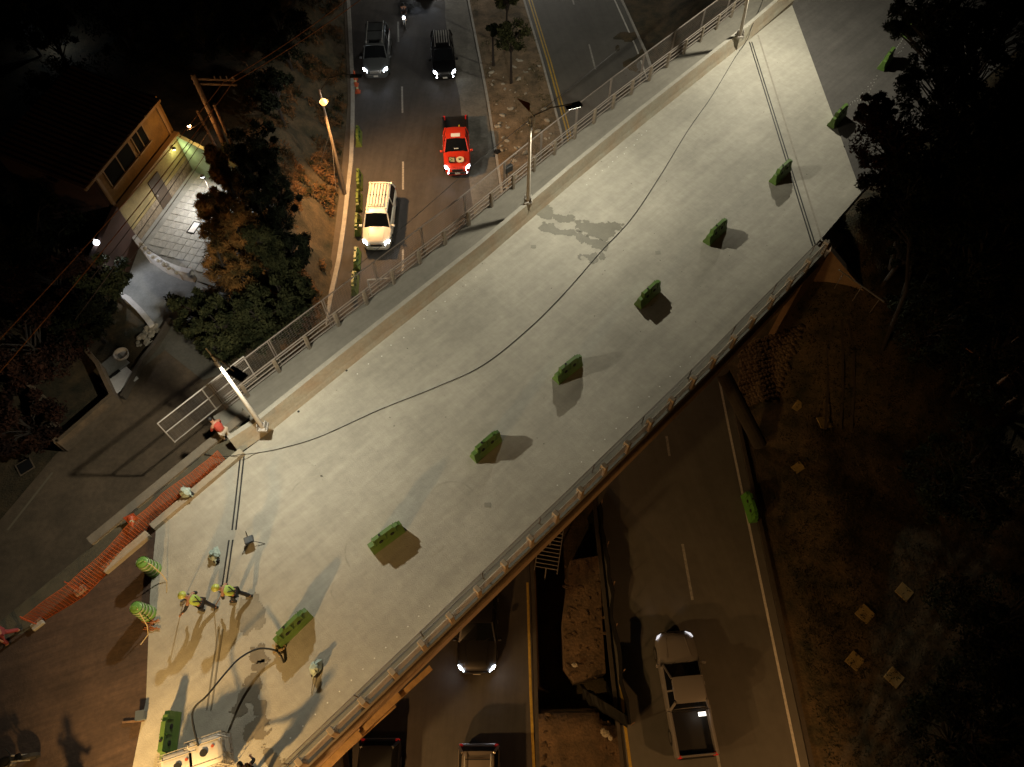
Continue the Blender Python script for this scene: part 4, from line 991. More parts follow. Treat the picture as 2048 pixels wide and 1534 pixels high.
q = P(30, 1530, DK); motorbike((q.x, q.y, DK+.01), 20, 'unlit motorcycle parked in the bottom left corner', lit=False)

# ================================================================= STREET LAMP ON THE LEFT KERB, UTILITY POLE, WIRES
b = P(690, 388, .1); t = thing('street_lamp', 'leaning roadside pole with a glowing bare orange lamp and a long side arm', 'street lamp', b)
tp = P(638, 178, 7.9)-b; bl = P(643, 203, 7.5)-b
m = MB(); m.tube([(0,0,0), tp*.5, tp], [.13,.10,.065], 12); m.build('pole', mat('pale concrete pole', (.16,.12,.085), .85, var=.3, scale=3), t)
m = MB(); m.sphere(tuple(bl+Vector((.12,-.05,0))), .21, 14, 10); bulb = m.build('bulb', mat('glowing sodium bulb', (1,.7,.3), .3, emit=(1,.40,.10), es=3.4), t, smooth=True)
m = MB(); m.tube([bl+Vector((0,.1,.1)), bl+Vector((.12,0,.18))], .03, 6); m.build('bracket', black_m, t)
m = MB(); fc = bl+Vector((.12,.06,-.16)); ax = (Vector((0,0,CAM_H-8))*.5-Vector((fc.x+b.x, fc.y+b.y, 0))*.2).normalized(); m.tube([fc-Vector((0,0,.05)), fc, fc+Vector((0,0,.10))], [.08,.20,.27], 18, cap=False); m.build('halo_bowl', mat('enamel reflector', (.8,.72,.6), .5), t)  # bowl added around the bulb to imitate its glow halo
lamp_light('lamp_light', b+bl+Vector((.25,-.45,-.35)), 5200, (1,.52,.18), .15, 140, (R(-12), R(-30), 0), blend=.6)
hd = P(712, 152, 8.6)-b; m = MB(); m.tube([tp+Vector((0,0,-.2)), tp.lerp(hd, .3)+Vector((0,0,.45)), tp.lerp(hd, .7)+Vector((0,0,.4)), hd], .03, 6); m.build('arm', black_m, t)
m = MB(); m.box(hd, (.7,.28,.1), b=.03); m.build('lamp_head', black_m, t)
lamp_light('lamp_light', b+hd+Vector((.0,0,-.15)), 1, (.95,.88,.8), .1, 160, blend=.3, batwing=.45)
led_road = bpy.data.objects[-1] if False else None
m = MB(); m.tube([tp*.62, P(640,330,1.0)-b], .012, 4); m.tube([tp*.55, P(672,380,.8)-b], .012, 4); m.build('guy_wire', steel_m, t)

ub = P(468, 330, YD); t = thing('utility_pole', 'tall timber utility pole with a crossarm above the dark trees', 'utility pole', ub)
ut = P(385, 148, YD+6.6)-ub
m = MB(); m.tube([(0,0,-.3), ut], [.19,.13], 12); m.build('pole', wood_m, t)
ca = P(383, 157, YD+6.2)-ub; cb = P(470, 160, YD+6.2)-ub
for dz in (0, -.3): m = MB(); m.beam(ca+Vector((0,0,dz)), cb+Vector((0,0,dz)), .1, .12); m.build('crossarm', wood_m, t)
for k in range(4):
    q = ca.lerp(cb, .55+k*.14); m = MB(); m.tube([q+Vector((0,0,.05)), q+Vector((0,0,.22))], [.05,.035], 8); m.build('insulator', mat('insulator', (.25,.2,.15), .3), t)
t2 = thing('utility_pole', 'thinner timber pole leaning just right of the tall one', 'utility pole', P(478, 320, YD))
m = MB(); m.tube([(0,0,-.3), P(428,208,YD+4.8)-P(478,320,YD)], [.13,.09], 10); m.build('pole', wood_m, t2)
t2 = thing('utility_pole', 'short dark pole left of the tall utility pole', 'utility pole', P(430, 290, YD))
m = MB(); m.tube([(0,0,-.3), P(394,222,YD+3)-P(430,290,YD)], [.10,.08], 10); m.build('pole', wood_m, t2)
wire_m = mat('old copper wire', (.45,.20,.08), .6, .2)
def wire(a, b, label, r=.022, sag=.5, mt=wire_m):
    a, b = Vector(a), Vector(b); m = MB()
    m.tube([a.lerp(b, k/16)+Vector((0,0,-sag*4*(k/16)*(1-k/16))) for k in range(17)], r, 5)
    tag(m.build('wire', mt), label, 'wire', 'overhead wires')
zt = YD+6.45
for k, (a, b, lab) in enumerate([((452,162),(720,-22),'upper of the two orange lit wires running to the top edge'),((464,166),(760,-30),'lower of the two orange lit wires running to the top edge')]):
    wire(P(*a, zt), P(*b, zt+1.2), lab, sag=.2)
for k, (a, b, lab) in enumerate([((448,163),(-60,740),'orange lit wire from the pole to the left edge, upper one'),((464,167),(-60,812),'orange lit wire from the pole to the left edge, lower one')]):
    wire(P(*a, zt), P(*b, zt), lab, sag=.3)
for a, b, za, zb_, lab in [((430,220),(180,560),8.2,8.5,'dark wire passing in front of the yellow house'),((432,240),(150,640),7.4,7.6,'dark wire crossing the brown house door'),((440,262),(260,520),6.6,6.8,'low wire above the tiled yard'),((428,215),(375,260),8.2,7.9,'short wire from the pole to the small house lamp')]:
    wire(P(*a, za), P(*b, zb_), lab, .02, .15, mat('dark wire', (.05,.03,.02), .6))
wire(P(700,545,7.4), P(972,308,8.4), 'thin dark wire crossing the left road above the fence', .016, .05, black_m)
wire(P(972,308,8.4), P(1240,95,9.0), 'thin dark wire above the median beyond the bridge', .016, .05, black_m)

# ================================================================= HOUSE, YARD
hb0 = P(386, 338, YD); hb1 = P(280, 482, YD); hd_ = (hb1-hb0); HL = hd_.length; hd_.normalize(); hn = Vector((-hd_.y, hd_.x, 0))
if hn.x < 0: hn = -hn      # outward normal towards the yard (right)
house = thing('house', 'two storey ochre house with brown door and red sheet roof above the yard', 'house', (0,0,0))
def hp(s, h, o=0): return hb0+hd_*s+hn*o+Vector((0,0,h))
def wallbox(s0, s1, h0, h1, o, th): m = MB(); m.beam(hp((s0),(h0+h1)/2,o-th/2), hp((s1),(h0+h1)/2,o-th/2), th, h1-h0); return m
ang_h = math.atan2(hd_.y, hd_.x)
H1, H2 = 2.55, 4.95
wallbox(-.3, HL+.2, .9, H1, 0, .25).build('wall', cream_wall, house)
wallbox(-.3, HL+.2, 0, .9, .03, .27).build('plinth', stonew_m, house)
wallbox(-.2, HL+.25, H1, H1+.12, .12, .34).build('cornice', frame_m, house)
wallbox(-.2, HL-.2, H1+.14, H2, -.3, .25).build('upper_wall', yellow_wall, house)
m = MB(); m.beam(hp(HL+.0,2.45,-.45), hp(HL+.0,2.45,-6), .25, 4.9); m.build('side_wall', redwall_m, house)  # dark material stands in for shade on this side wall
m = MB(); m.beam(hp(-.3,2.45,-.45), hp(-.3,2.45,-6), .25, 4.9); m.build('side_wall', yellow_wall, house)
sd0 = HL*.42
d = wallbox(sd0, sd0+1.0, .05, 2.1, .06, .08).build('door', door_m, house)
wallbox(sd0+.85, sd0+.92, 1.0, 1.1, .10, .05).build('handle', steel_m, d)
for a, b in ((HL*.27, HL*.46), (HL*.50, HL*.90)):
    wdw = wallbox(a, b, H1+.95, H2-.2, -.27, .06).build('window', win_m, house)
    for q, r_ in ((a, a+.07), (b-.07, b), ((a+b)/2-.03, (a+b)/2+.03)): wallbox(q, r_, H1+.95, H2-.2, -.24, .08).build('frame', frame_m, wdw)
    wallbox(a-.05, b+.05, H1+.87, H1+.95, -.18, .16).build('sill', frame_m, wdw)
for s_ in (HL*.0, HL*.97): wallbox(s_, s_+.18, H1+.14, H2, -.2, .12).build('pilaster', frame_m, house)
m = MB(); e0, e1 = hp(.05, H2+.1, .12), hp(HL+1.15, H2+.1, .12); m.beam(e0, e1, .12, .16); m.build('eave_board', frame_m, house)
m = MB(); r0, r1 = hp(.05, H2+1.3, -4.6), hp(HL+1.15, H2+1.3, -4.6); n_ = 44
rings = []
for k in range(n_+1):
    f = k/n_; z = .05*(k % 2); rings.append([e0.lerp(e1, f)+Vector((0,0,.1+z)), r0.lerp(r1, f)+Vector((0,0,.1+z)), r0.lerp(r1, f)+Vector((0,0,.03+z)), e0.lerp(e1, f)+Vector((0,0,.03+z))])
m.loft(rings); m.build('roof', roof_m, house)
# small lit lamps on the house
q = hp(HL*.12, H1-.35, .12); l = thing('wall_lamp', 'yellow green wall lamp glowing under the cornice by the yard corner', 'wall lamp', q)
m = MB(); m.box((0,0,.05), (.18,.18,.12), b=.03); m.build('housing', black_m, l); m = MB(); m.sphere((0,0,-.05), .05, 8, 6); m.build('bulb', mat('lit wall bulb', (1,1,.7), .3, emit=(.9,.95,.45), es=60), l)
lamp_light('lamp_light', q+hn*.25+Vector((0,0,-.15)), 30, (.85,.95,.45), .05)
q = P(376, 249, 8.0); l = thing('house_lamp', 'small glowing orange lamp hanging at the eave by the wires', 'lamp', q)
m = MB(); m.tube([(0,0,.16),(0,0,.02)], [.05,.14], 10); m.build('shade', black_m, l); m = MB(); m.sphere((.05,-.05,-.04), .09, 8, 6); m.build('bulb', mat('lit orange bulb', (1,.7,.4), .3, emit=(1,.55,.22), es=70), l)
lamp_light('lamp_light', q+Vector((.15,-.2,-.25)), 120, (1,.5,.16), .08)
q = P(193, 485, 7.0); l = thing('yard_lamp', 'bright white lamp on a pole among the dark left trees', 'lamp', q)
m = MB(); m.sphere((0,0,0), .15, 10, 8); m.build('bulb', mat('lit white bulb', (1,1,1), .3, emit=(.85,.92,1), es=12), l); m = MB(); m.tube([(-.1,.1,-3),(-.1,.1,.2)], .05, 8); m.build('pole', dsteel_m, l)
lamp_light('lamp_light', q+Vector((.35,-.1,-.1)), 210, (.85,.9,1), .08, 125, (R(-25), R(-42), 0), blend=.5)
# flood lamp added under the trees' edge to whiten the yard
q = P(404, 352, 6.3); l = thing('yard_lamp', 'added white flood lamp by the green boundary wall to brighten the tiled yard', 'lamp', q)
m = MB(); m.box((0,0,0), (.2,.15,.12), b=.02); m.build('housing', black_m, l); m = MB(); m.box((0,0,-.07), (.16,.12,.01)); m.build('lens', mat('lit flood lens', (1,1,1), .3, emit=(.9,.95,1), es=20), l); m = MB(); m.tube([(.05,.05,-2.2),(.05,.05,0)], .035, 6); m.build('pole', dsteel_m, l)
lamp_light('lamp_light', q+Vector((-.1,-.1,-.25)), 700, (1,.97,.92), .08, 155, (R(-25), R(15), 0), blend=.5)
# walls around the yard
def wall(name, pts, h, th, mt, label, cat='wall', z=YD, capm=None):
    t = thing(name, label, cat, (0,0,0))
    for k, (a, b) in enumerate(zip(pts, pts[1:])):
        A, B = P(*a, z), P(*b, z); d = (B-A).normalized()*th*.45
        m = MB(); m.beam(A+Vector((0,0,h/2-.05)), B+Vector((0,0,h/2-.05))+(d if k < len(pts)-2 else Vector()), th-.004*(k%2), h+.1-.004*(k%2)); m.build('wall_section', mt, t)
    return t
wall('boundary_wall', [(388,338),(440,365),(500,400)], 2.6, .22, green_wall, 'pale green boundary wall at the far side of the tiled yard')
wall('neighbour_wall', [(278,486),(232,590)], 2.9, .25, redwall_m, 'dark red tall wall beside the white curved wall')
wt = wall('curved_wall', [(281,492),(305,522),(340,545),(366,556),(392,562)], .85, .3, whitew_m, 'white curved low wall topped with a row of stones')
import copy
def stone_me(seed):
    m = MB(); m.sphere((0,0,0), (1,.8,.75), 7, 5); m.v = [tuple(Vector(v)*(1+.35*noise.noise(Vector(v)*1.7+Vector((seed,0,0))))) for v in m.v]; return m.mesh('stone', stone_m)
sm = [stone_me(k*3.3) for k in range(4)]
pl = subdiv([P(*q, YD+.93) for q in [(283,488),(305,514),(338,536),(352,545)]], .36)
for k, p in enumerate(pl):
    o = link('stone', sm[k % 4], wt, p, random.random()*6); s_ = random.uniform(.11,.19); o.scale = (s_, s_, s_)
wall('curved_wall', [(238,592),(262,606),(285,628),(302,648),(310,660)], .45, .28, whitew_m, 'broken white curved wall below the driveway')
wall('low_wall', [(345,645),(318,690),(290,725),(250,800)], .4, .2, pave_m, 'pale low wall curving down beside the rubble to the street')
wall('low_wall', [(165,690),(212,745),(242,808),(135,902)], 1.0, .2, street_m, 'dark low wall enclosing the plot below the rubble')
wall('low_wall', [(60,770),(98,805),(125,880),(135,902)], 1.0, .2, street_m, 'dim plot wall at the left near the unlit trees')
m = MB(); strip(m, [P(105,945,YD+.04), P(15,1060,YD+.04)], .1); struct('street_kerb_line', m, mat('dim kerb line', (.22,.18,.12), .9))
# paving tiles in the yard
yard_t = thing('tiled_paving', 'pale square paving tiles in the lit yard', 'paving', (0,0,0))
tm = MB(); tm.box((0,0,0), (.475,.475,.05), b=.008); tme = tm.mesh('tile', tile_m); cnt = 0
yp = [P(*q) for q in []]
ypoly = [P(a, b, YD) for a, b in [(392,350),(300,482),(385,548),(430,560),(470,470),(470,380)]]
for i in range(0, 20):
    for j in range(-4, 22):
        q = hb0+hn*(.9+i*.5)+hd_*(j*.5)
        if inpoly(q.x, q.y, ypoly) and cnt < 290:
            o = link('tile', tme, yard_t, (q.x, q.y, YD+.035+random.uniform(0,.012)), ang_h+random.uniform(-.012,.012)); cnt += 1
q = P(388, 455, YD+.08); t = thing('paving_frame', 'small dark inspection cover set in the tiled yard', 'cover', q, ang_h)
m = MB()
for a in ((0,.22),(0,-.22)): m.box((a[0],a[1],0), (.9,.05,.05))
for a in ((.42,0),(-.42,0)): m.box((a[0],a[1],0), (.05,.38,.05))
m.build('frame', black_m, t); m = MB(); m.box((0,0,-.005), (.76,.36,.03)); m.build('lid', whitew_m, t)
# rubble and broken slab
rub = thing('rubble_heap', 'heap of pale rubble stones beside the broken slab', 'rubble', (0,0,0))
for k in range(42):
    f = random.random(); p = P(285+f*22+random.uniform(-14,14), 690-f*38+random.uniform(-12,12), YD+.12+.12*random.random())
    o = link('stone', sm[k % 4], rub, p, random.random()*6); s_ = random.uniform(.08,.2); o.scale = (s_, s_, s_*.8)
t = thing('broken_slab', 'tilted pale concrete slab with a dark hole near the low wall', 'slab', P(232,748,YD+.2), R(-40))
for k, (x, y, rx) in enumerate([(-.55,.1,4),(.55,-.15,-5)]):
    m = MB(); m.box((x,y,.05*k), (1.05,1.5,.12), Matrix.Rotation(R(rx), 4, 'X'), b=.02); m.build('slab_piece', whitew_m if k else yardc_m, t)
m = MB(); m.box((.05,-.1,.12), (.16,.7,.05)); m.build('hole', dark_m, t)
q = P(246, 712, YD+.25); t = thing('bucket', 'round pale basin lying on the rubble', 'basin', q)
m = MB(); m.loft([[(r*math.cos(a*math.pi/8), r*math.sin(a*math.pi/8), z) for a in range(16)] for r, z in ((.3,0),(.38,.25),(.34,.25),(.26,.05))]); m.build('basin', whitew_m, t)
# manhole
q = P(50, 933, YD+.045); t = thing('manhole_cover', 'square dark manhole cover in the dim street', 'manhole cover', q, R(40))
m = MB(); m.box((0,0,0), (.6,.6,.02)); m.build('lid', black_m, t); m = MB()
for s_ in (-.33,.33): m.box((s_,0,0), (.05,.72,.03)); m.box((0,s_,0), (.6,.05,.03))
m.build('rim', street_m, t)

# ================================================================= MEDIAN PIT, FENCING, RIGHT SIDE
pf = thing('sheeting_fence', 'black plastic sheeting fence along the ragged pit edge in the median', 'fence', (0,0,0))
pts = [P(*q) for q in [(1196,1015),(1206,1080),(1212,1130),(1222,1190),(1220,1240),(1236,1310),(1240,1365),(1252,1428),(1256,1450)]]
sp_ = subdiv(pts, .35); m = MB(); rings = []
for k, p in enumerate(sp_):
    w_ = .12*noise.noise(Vector((k*.5,0,0))); h = .75+.25*noise.noise(Vector((k*.33,4,0)))
    rings.append([(p.x+w_-.5, p.y, -1.9), (p.x+w_-.02, p.y, .0), (p.x+w_+.03, p.y+w_, h), (p.x+w_+.06, p.y+w_, h), (p.x+w_+.02, p.y, .0), (p.x+w_-.42, p.y, -1.9)])
m.loft(rings); m.build('sheet', sheet_m, pf)
for k in range(0, len(sp_), 5): m = MB(); p = sp_[k]; m.tube([(p.x+.12, p.y, 0), (p.x+.12, p.y, 1.1)], .025, 6); m.build('stake', wood_m, pf)
m = MB(); a, b = P(1165,1385,.3), P(1254,1440,.3); rings = []
for k in range(14):
    p = a.lerp(b, k/13); w_ = .2*noise.noise(Vector((k*.7,1,0))); rings.append([(p.x, p.y+.5+w_, -.8), (p.x, p.y+.15, .5+w_), (p.x, p.y-.25+w_, .35), (p.x, p.y-.3+w_, .18), (p.x, p.y+.1, .3)])
m.loft(rings); m.build('sheet', sheet_m, pf)
# earth block in the pit
m = MB(); bp = [P(*q, 0) for q in [(1140,1120),(1200,1110),(1205,1250),(1213,1345),(1150,1362),(1128,1330),(1126,1240)]]
m.prism([(p.x, p.y) for p in bp], -2.2, -.1)
for k, v in enumerate(m.v): m.v[k] = (v[0]+.06*nz(v[0], v[1], 2), v[1], v[2])
struct('earth_block', m, earth2_m)
er = thing('earth_clods', 'clods and small stones on the brown earth block in the median pit', 'clods', (0,0,0))
clod = [None]*4
for k in range(4): me_ = sm[k].copy(); me_.materials.clear(); me_.materials.append(earth2_m); clod[k] = me_
for k in range(70):
    p = P(random.uniform(1128,1212), random.uniform(1118,1355), -.08); o = link('clod', clod[k % 4], er, p, random.random()*6); s_ = random.choice((.03,.05,.07,.11)); o.scale = (s_*1.4, s_, s_*.5)
for k in range(60):
    p = P(random.uniform(1085,1225), random.uniform(1425,1540), .22); o = link('clod', clod[k % 4], er, p, random.random()*6); s_ = random.choice((.03,.05,.07,.11)); o.scale = (s_*1.4, s_, s_*.6)
q = P(1098, 1100, 1.2); t = thing('rebar_cage', 'pale steel rebar ladder poking out from under the bridge', 'rebar cage', q, R(80))
for k in range(10): m = MB(); m.tube([(-.9+k*.2,-.55,.0),(-.9+k*.2,.55,.0)], .02, 5); m.build('rung', steel_m, t)
for y in (-.55,.55): m = MB(); m.tube([(-1.1,y,0),(1.1,y,0)], .022, 5); m.build('side_bar', steel_m, t)
m = MB(); 
for x in (-.9,.9): m.tube([(x,0,0),(x,0,-2.0)], .03, 5)
m.build('support', steel_m, t)
for k, (a, b, s_) in enumerate([(1212,1468,.2),(1205,1462,.16),(1220,1475,.14),(1150,1330,.15),(1230,800,.2)]):
    o = link('rock', sm[k % 4], None, P(a, b, .25), k); o.scale = (s_, s_, s_*.8); tag(o, ['pale rock in the median soil below the pit, largest of a cluster','small rock left in the cluster below the pit','small rock right in the cluster below the pit','rock on the earth block in the pit','rock in the median under the bridge'][k], 'rock')
# green/orange litter on the median: marker post
q = P(932+60, 298, .1); t = thing('marker_post', 'thin dark post with weighted base at the median kerb beside the red pickup', 'post', P(994,305,.1))
m = MB(); m.tube([(0,0,0),(-.05,.2,1.5)], .025, 6); m.build('post', dsteel_m, t); m = MB(); m.disc((0,0,.08), .2, (0,0,1), .14, 12); m.build('base', black_m, t)
rk = thing('rock_scatter', 'pale rocks and clods along the lit median beside the red pickup', 'rocks', (0,0,0))
for k in range(150):
    y = 28+22*random.random()**1.3; a, b = pw(ML, y)+.5, pw(MR, y)-.5; x = a+(b-a)*random.random()**1.3
    o = link('stone', sm[k % 4], rk, (x, y, .30), random.random()*6); s_ = random.choice((.05,.07,.1,.13,.2)); o.scale = (s_*1.3, s_, s_*.7)
# steel frame behind fence over the left road
q0, q1 = P(735,560,4.0), P(790,556,4.0); t = thing('height_frame', 'white steel frame standing low beyond the footway fence', 'frame', (0,0,0))
m = MB(); m.beam(q0, q1, .07, .07); m.build('crossbar', white_m, t)
for q in (q0, q1): m = MB(); m.beam(q+Vector((0,0,-.04)), Vector((q.x, q.y, .05)), .07, .07); m.build('upright', white_m, t)
# diamond slabs on the right bank
sl = MB(); sl.box((0,0,.03), (.66,.66,.09), b=.01); slm = sl.mesh('slab', slab_m)
g_ = 'square slabs scattered on the dark right bank'
for k, (a, b, rz, lab) in enumerate([(1648,845,12,'ochre slab under the bridge end, brightest of the right bank slabs'),(1596,935,30,'ochre slab with a chipped corner beside the right road bank'),(1596,812,50,'dim slab fragment nearest the bridge end'),(1730,1228,40,'ochre diamond slab on the bank, upper left of the lower four'),(1808,1184,42,'dim diamond slab farthest right on the bank'),(1710,1322,44,'ochre diamond slab on the bank, lowest but one'),(1788,1355,42,'dim diamond slab lowest on the dark bank')]):
    p = G(a, b); o = link('concrete_slab', slm, None, (p.x, p.y, p.z-.015), R(rz)); tag(o, lab, 'slab', g_)
    if k in (1, 2): o.scale = (.85,.7,1)
    e = .6; o.rotation_euler = (math.atan2(ground(p.x, p.y+e)-ground(p.x, p.y-e), 2*e), -math.atan2(ground(p.x+e, p.y)-ground(p.x-e, p.y), 2*e), R(rz))
# wing wall + handrail + stone apron at the right abutment
ww = thing('wing_wall', 'brown sloping wing wall beneath the right end of the bridge', 'wall', (0,0,0))
a = P(1612, 556, DK); b = P(1662, 500, DK); c = P(1690, 540, DK-.3); d = P(1748, 606, 4.6)
def slabwall(A, B, zA, zB, z0, th, mt, nm='wall_panel'):
    dd = (B-A); dd.z = 0; dd.normalize(); n = Vector((-dd.y, dd.x, 0))*th; m = MB()
    r = lambda Q, zt: [(Q.x, Q.y, z0), (Q.x+n.x, Q.y+n.y, z0), (Q.x+n.x, Q.y+n.y, zt), (Q.x, Q.y, zt)]
    m.loft([r(A, zA), r(B, zB)]); return m.build(nm, mt, ww)
slabwall(b, d, DK-.05, 4.6, 2.0, .35, mat('wing wall concrete', (.30,.20,.12), .9, var=.3, scale=1.5, bump=.3))
slabwall(a, b, DK-.6, DK-.1, 2.0, .3, mat('wing wall concrete', (.3,.2,.12)))
hr = thing('handrail', 'thin shiny pipe handrail sloping down beside the wing wall', 'handrail', (0,0,0))
m = MB(); A = P(1678, 540, DK+.3); B = P(1768, 604, 5.6); m.tube([A, B], .035, 6); m.build('rail', steel_m, hr)
for k in range(3): p = A.lerp(B, .1+.4*k); m = MB(); m.tube([p, (p.x, p.y, p.z-1.2)], .025, 6); m.build('post', dsteel_m, hr)
# stone apron: cobbles
apr = thing('stone_apron', 'rounded stone cladding on the slope under the right bridge end', 'stone cladding', (0,0,0))
cm = MB(); cm.sphere((0,0,0), (.2,.17,.09), 7, 4); cms = cm.mesh('stone', cobble_m); cnt = 0
for i in range(-3, 19):
    for j in range(0, 14):
        a = 1500+i*6.5+(j % 2)*3+random.uniform(-1.2,1.2); b = 690+j*9-i*2.2+random.uniform(-1.5,1.5)
        if a > 1590+(b-700)*-.35: continue
        p = G(a, b); o = link('stone', cms, apr, (p.x, p.y, p.z+.05), random.random()*3); sc = random.uniform(.8,1.15); o.scale = (sc, sc, 1); cnt += 1
# sloping concrete strut at abutment foot
t = thing('concrete_strut', 'dark slanting concrete strut at the right pier foot', 'strut', (0,0,0))
A = P(1445, 745, 3.4); B = P(1520, 890, .3); m = MB(); m.tube([A, B], .38, 14); m.build('strut', mat('dark concrete', (.04,.032,.024), .9, var=.3, scale=2), t)
# path tracks up the bank
m = MB()
for dx in (0, 30, 52):
    pts = [G(1665+dx*.6, 640)+Vector((0,0,.05)), G(1655+dx, 700)+Vector((0,0,.05)), G(1655+dx, 780)+Vector((0,0,.05)), G(1650+dx, 860)+Vector((0,0,.05))]
    strip(m, subdiv(pts, .5), .14)
struct('bank_steps_edge', m, mat('dim edging', (.06,.045,.03), .9))
# long poles at the far right
for k, (a, b, c_, d_) in enumerate([((2100,615),(1945,758),1,3),((2130,660),(1962,795),1,3),((2110,740),(1995,822),1,3)]):
    A = G(*b)+Vector((0,0,.3)); B = P(*a, A.z+2.5); m = MB(); m.tube([A, B], .09, 8)
    tag(m.build('leaning_pole', wood_m), ['uppermost of three dim leaning poles at the right edge','middle one of three dim leaning poles at the right edge','lowest of three dim leaning poles at the right edge'][k], 'pole', 'leaning poles on the right bank')
wire(G(1873,688)+Vector((0,0,1)), G(1950,742)+Vector((0,0,1)), 'short orange glinting cable on the dark right bank', .03, .05)

# formwork and timber under the near edge at bottom
fw = thing('formwork', 'rough timber formwork hanging under the near deck edge at the bottom', 'formwork', (0,0,0))
fb = mat('formwork board', (.40,.24,.10), .9, var=.35, scale=4)
for k, (a, b) in enumerate([((640,1545),(720,1466)),((722,1462),(800,1390)),((800,1392),(862,1335)),((690,1500),(790,1410))]):
    A, B = P(*a, DK-.62-.1*k), P(*b, DK-.62-.1*k); m = MB(); m.beam(A, B, .28-.04*k, .07); m.build('board', fb, fw)
# ================================================================= TREES
def tree(label, px_, py_, zc, rad, hgt, leafm, n=6000, size=.13, name='tree', conifer=False, group=None, flat=.8, seed=1, base=None, clumps=26, cs=.34, shift=0):
    rnd = random.Random(seed); c = P(px_, py_, zc); bs_ = c-N*shift; off_ = Vector((c.x-bs_.x, c.y-bs_.y, 0)); gz = ground(bs_.x, bs_.y) if base is None else base
    t = thing(name, label, 'tree', (bs_.x, bs_.y, gz), 0, group); top = zc-gz
    m = MB(); m.tube([(0,0,-.2), off_*.25+Vector((rnd.uniform(-.1,.1),rnd.uniform(-.1,.1),top*.5)), off_+Vector((0,0,top+rad*.3))], [.12,.09,.03], 7)
    cl = []
    for k in range(clumps):
        if conifer:
            f = rnd.random()**.7; z = top+rad*1.6-f*rad*3.2; rr = rad*(.15+.95*f)*rnd.uniform(.5,1); a = rnd.uniform(0, 6.28); q = Vector((rr*math.cos(a), rr*math.sin(a), max(.4, z)))
        else:
            while True:
                q = Vector([rnd.uniform(-1,1) for _ in range(3)])
                if .25 < q.length < 1: break
            q = Vector((q.x*rad, q.y*rad, top+q.z*rad*flat))
            if q.z < .5: q.z = .5
        f_ = max(.1, min(1, (q.z-rad*.6)/top)); q = q+off_; cl.append((q, rad*cs*rnd.uniform(.45,1.25)))
        m.tube([off_*f_*f_+Vector((0,0,max(.3, q.z-rad*.6))), Vector((off_.x*.5+q.x*.5, off_.y*.5+q.y*.5, q.z-.2)), q], [.05,.035,.012], 4, cap=False)
    m.build('trunk', bark_m, t)
    lm = MB(); per = n//clumps
    for q, r in cl:
        for _ in range(per):
            while True:
                d = Vector([rnd.uniform(-1,1) for _ in range(3)])
                if d.length < 1: break
            d = d*(.55+.45*rnd.random()); p = q+Vector((d.x*r, d.y*r, d.z*r*.75))
            a = Vector([rnd.uniform(-1,1) for _ in range(3)]).normalized(); b = a.cross(Vector((rnd.uniform(-1,1), rnd.uniform(-1,1), 1))).normalized()
            s_ = size*rnd.uniform(.6,1.3); w_ = s_*(.13 if conifer else .40)
            i = len(lm.v); lm.v += [tuple(p-a*s_), tuple(p+b*w_), tuple(p+a*s_), tuple(p-b*w_)]; lm.f.append([i, i+1, i+2, i+3]); lm.m.append(0)
    lm.build('crown', leafm, t)
    return t
gR = 'tall dark trees beside the right approach'
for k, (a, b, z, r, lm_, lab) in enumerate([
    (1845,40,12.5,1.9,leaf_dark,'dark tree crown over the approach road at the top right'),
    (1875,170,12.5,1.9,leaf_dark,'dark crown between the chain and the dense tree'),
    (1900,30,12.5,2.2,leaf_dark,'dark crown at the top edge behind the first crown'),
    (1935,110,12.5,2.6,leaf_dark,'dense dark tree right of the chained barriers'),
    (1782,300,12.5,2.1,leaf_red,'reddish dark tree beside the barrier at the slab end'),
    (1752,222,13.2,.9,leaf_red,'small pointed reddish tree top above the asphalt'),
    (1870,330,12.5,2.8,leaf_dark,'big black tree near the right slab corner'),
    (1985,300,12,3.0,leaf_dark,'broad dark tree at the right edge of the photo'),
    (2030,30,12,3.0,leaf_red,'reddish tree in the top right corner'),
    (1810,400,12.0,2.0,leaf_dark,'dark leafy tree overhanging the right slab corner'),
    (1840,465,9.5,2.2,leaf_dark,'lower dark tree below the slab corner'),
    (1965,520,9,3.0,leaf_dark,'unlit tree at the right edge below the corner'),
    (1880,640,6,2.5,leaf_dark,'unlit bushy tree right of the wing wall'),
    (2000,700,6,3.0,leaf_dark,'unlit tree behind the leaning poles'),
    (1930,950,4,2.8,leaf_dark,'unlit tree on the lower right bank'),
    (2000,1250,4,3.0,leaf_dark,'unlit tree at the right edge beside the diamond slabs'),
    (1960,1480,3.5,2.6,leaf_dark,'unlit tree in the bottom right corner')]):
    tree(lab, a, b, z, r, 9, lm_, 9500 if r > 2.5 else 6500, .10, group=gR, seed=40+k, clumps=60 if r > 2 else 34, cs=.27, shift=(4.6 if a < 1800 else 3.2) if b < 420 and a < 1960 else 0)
gY = 'trees between the yard and the road bank'
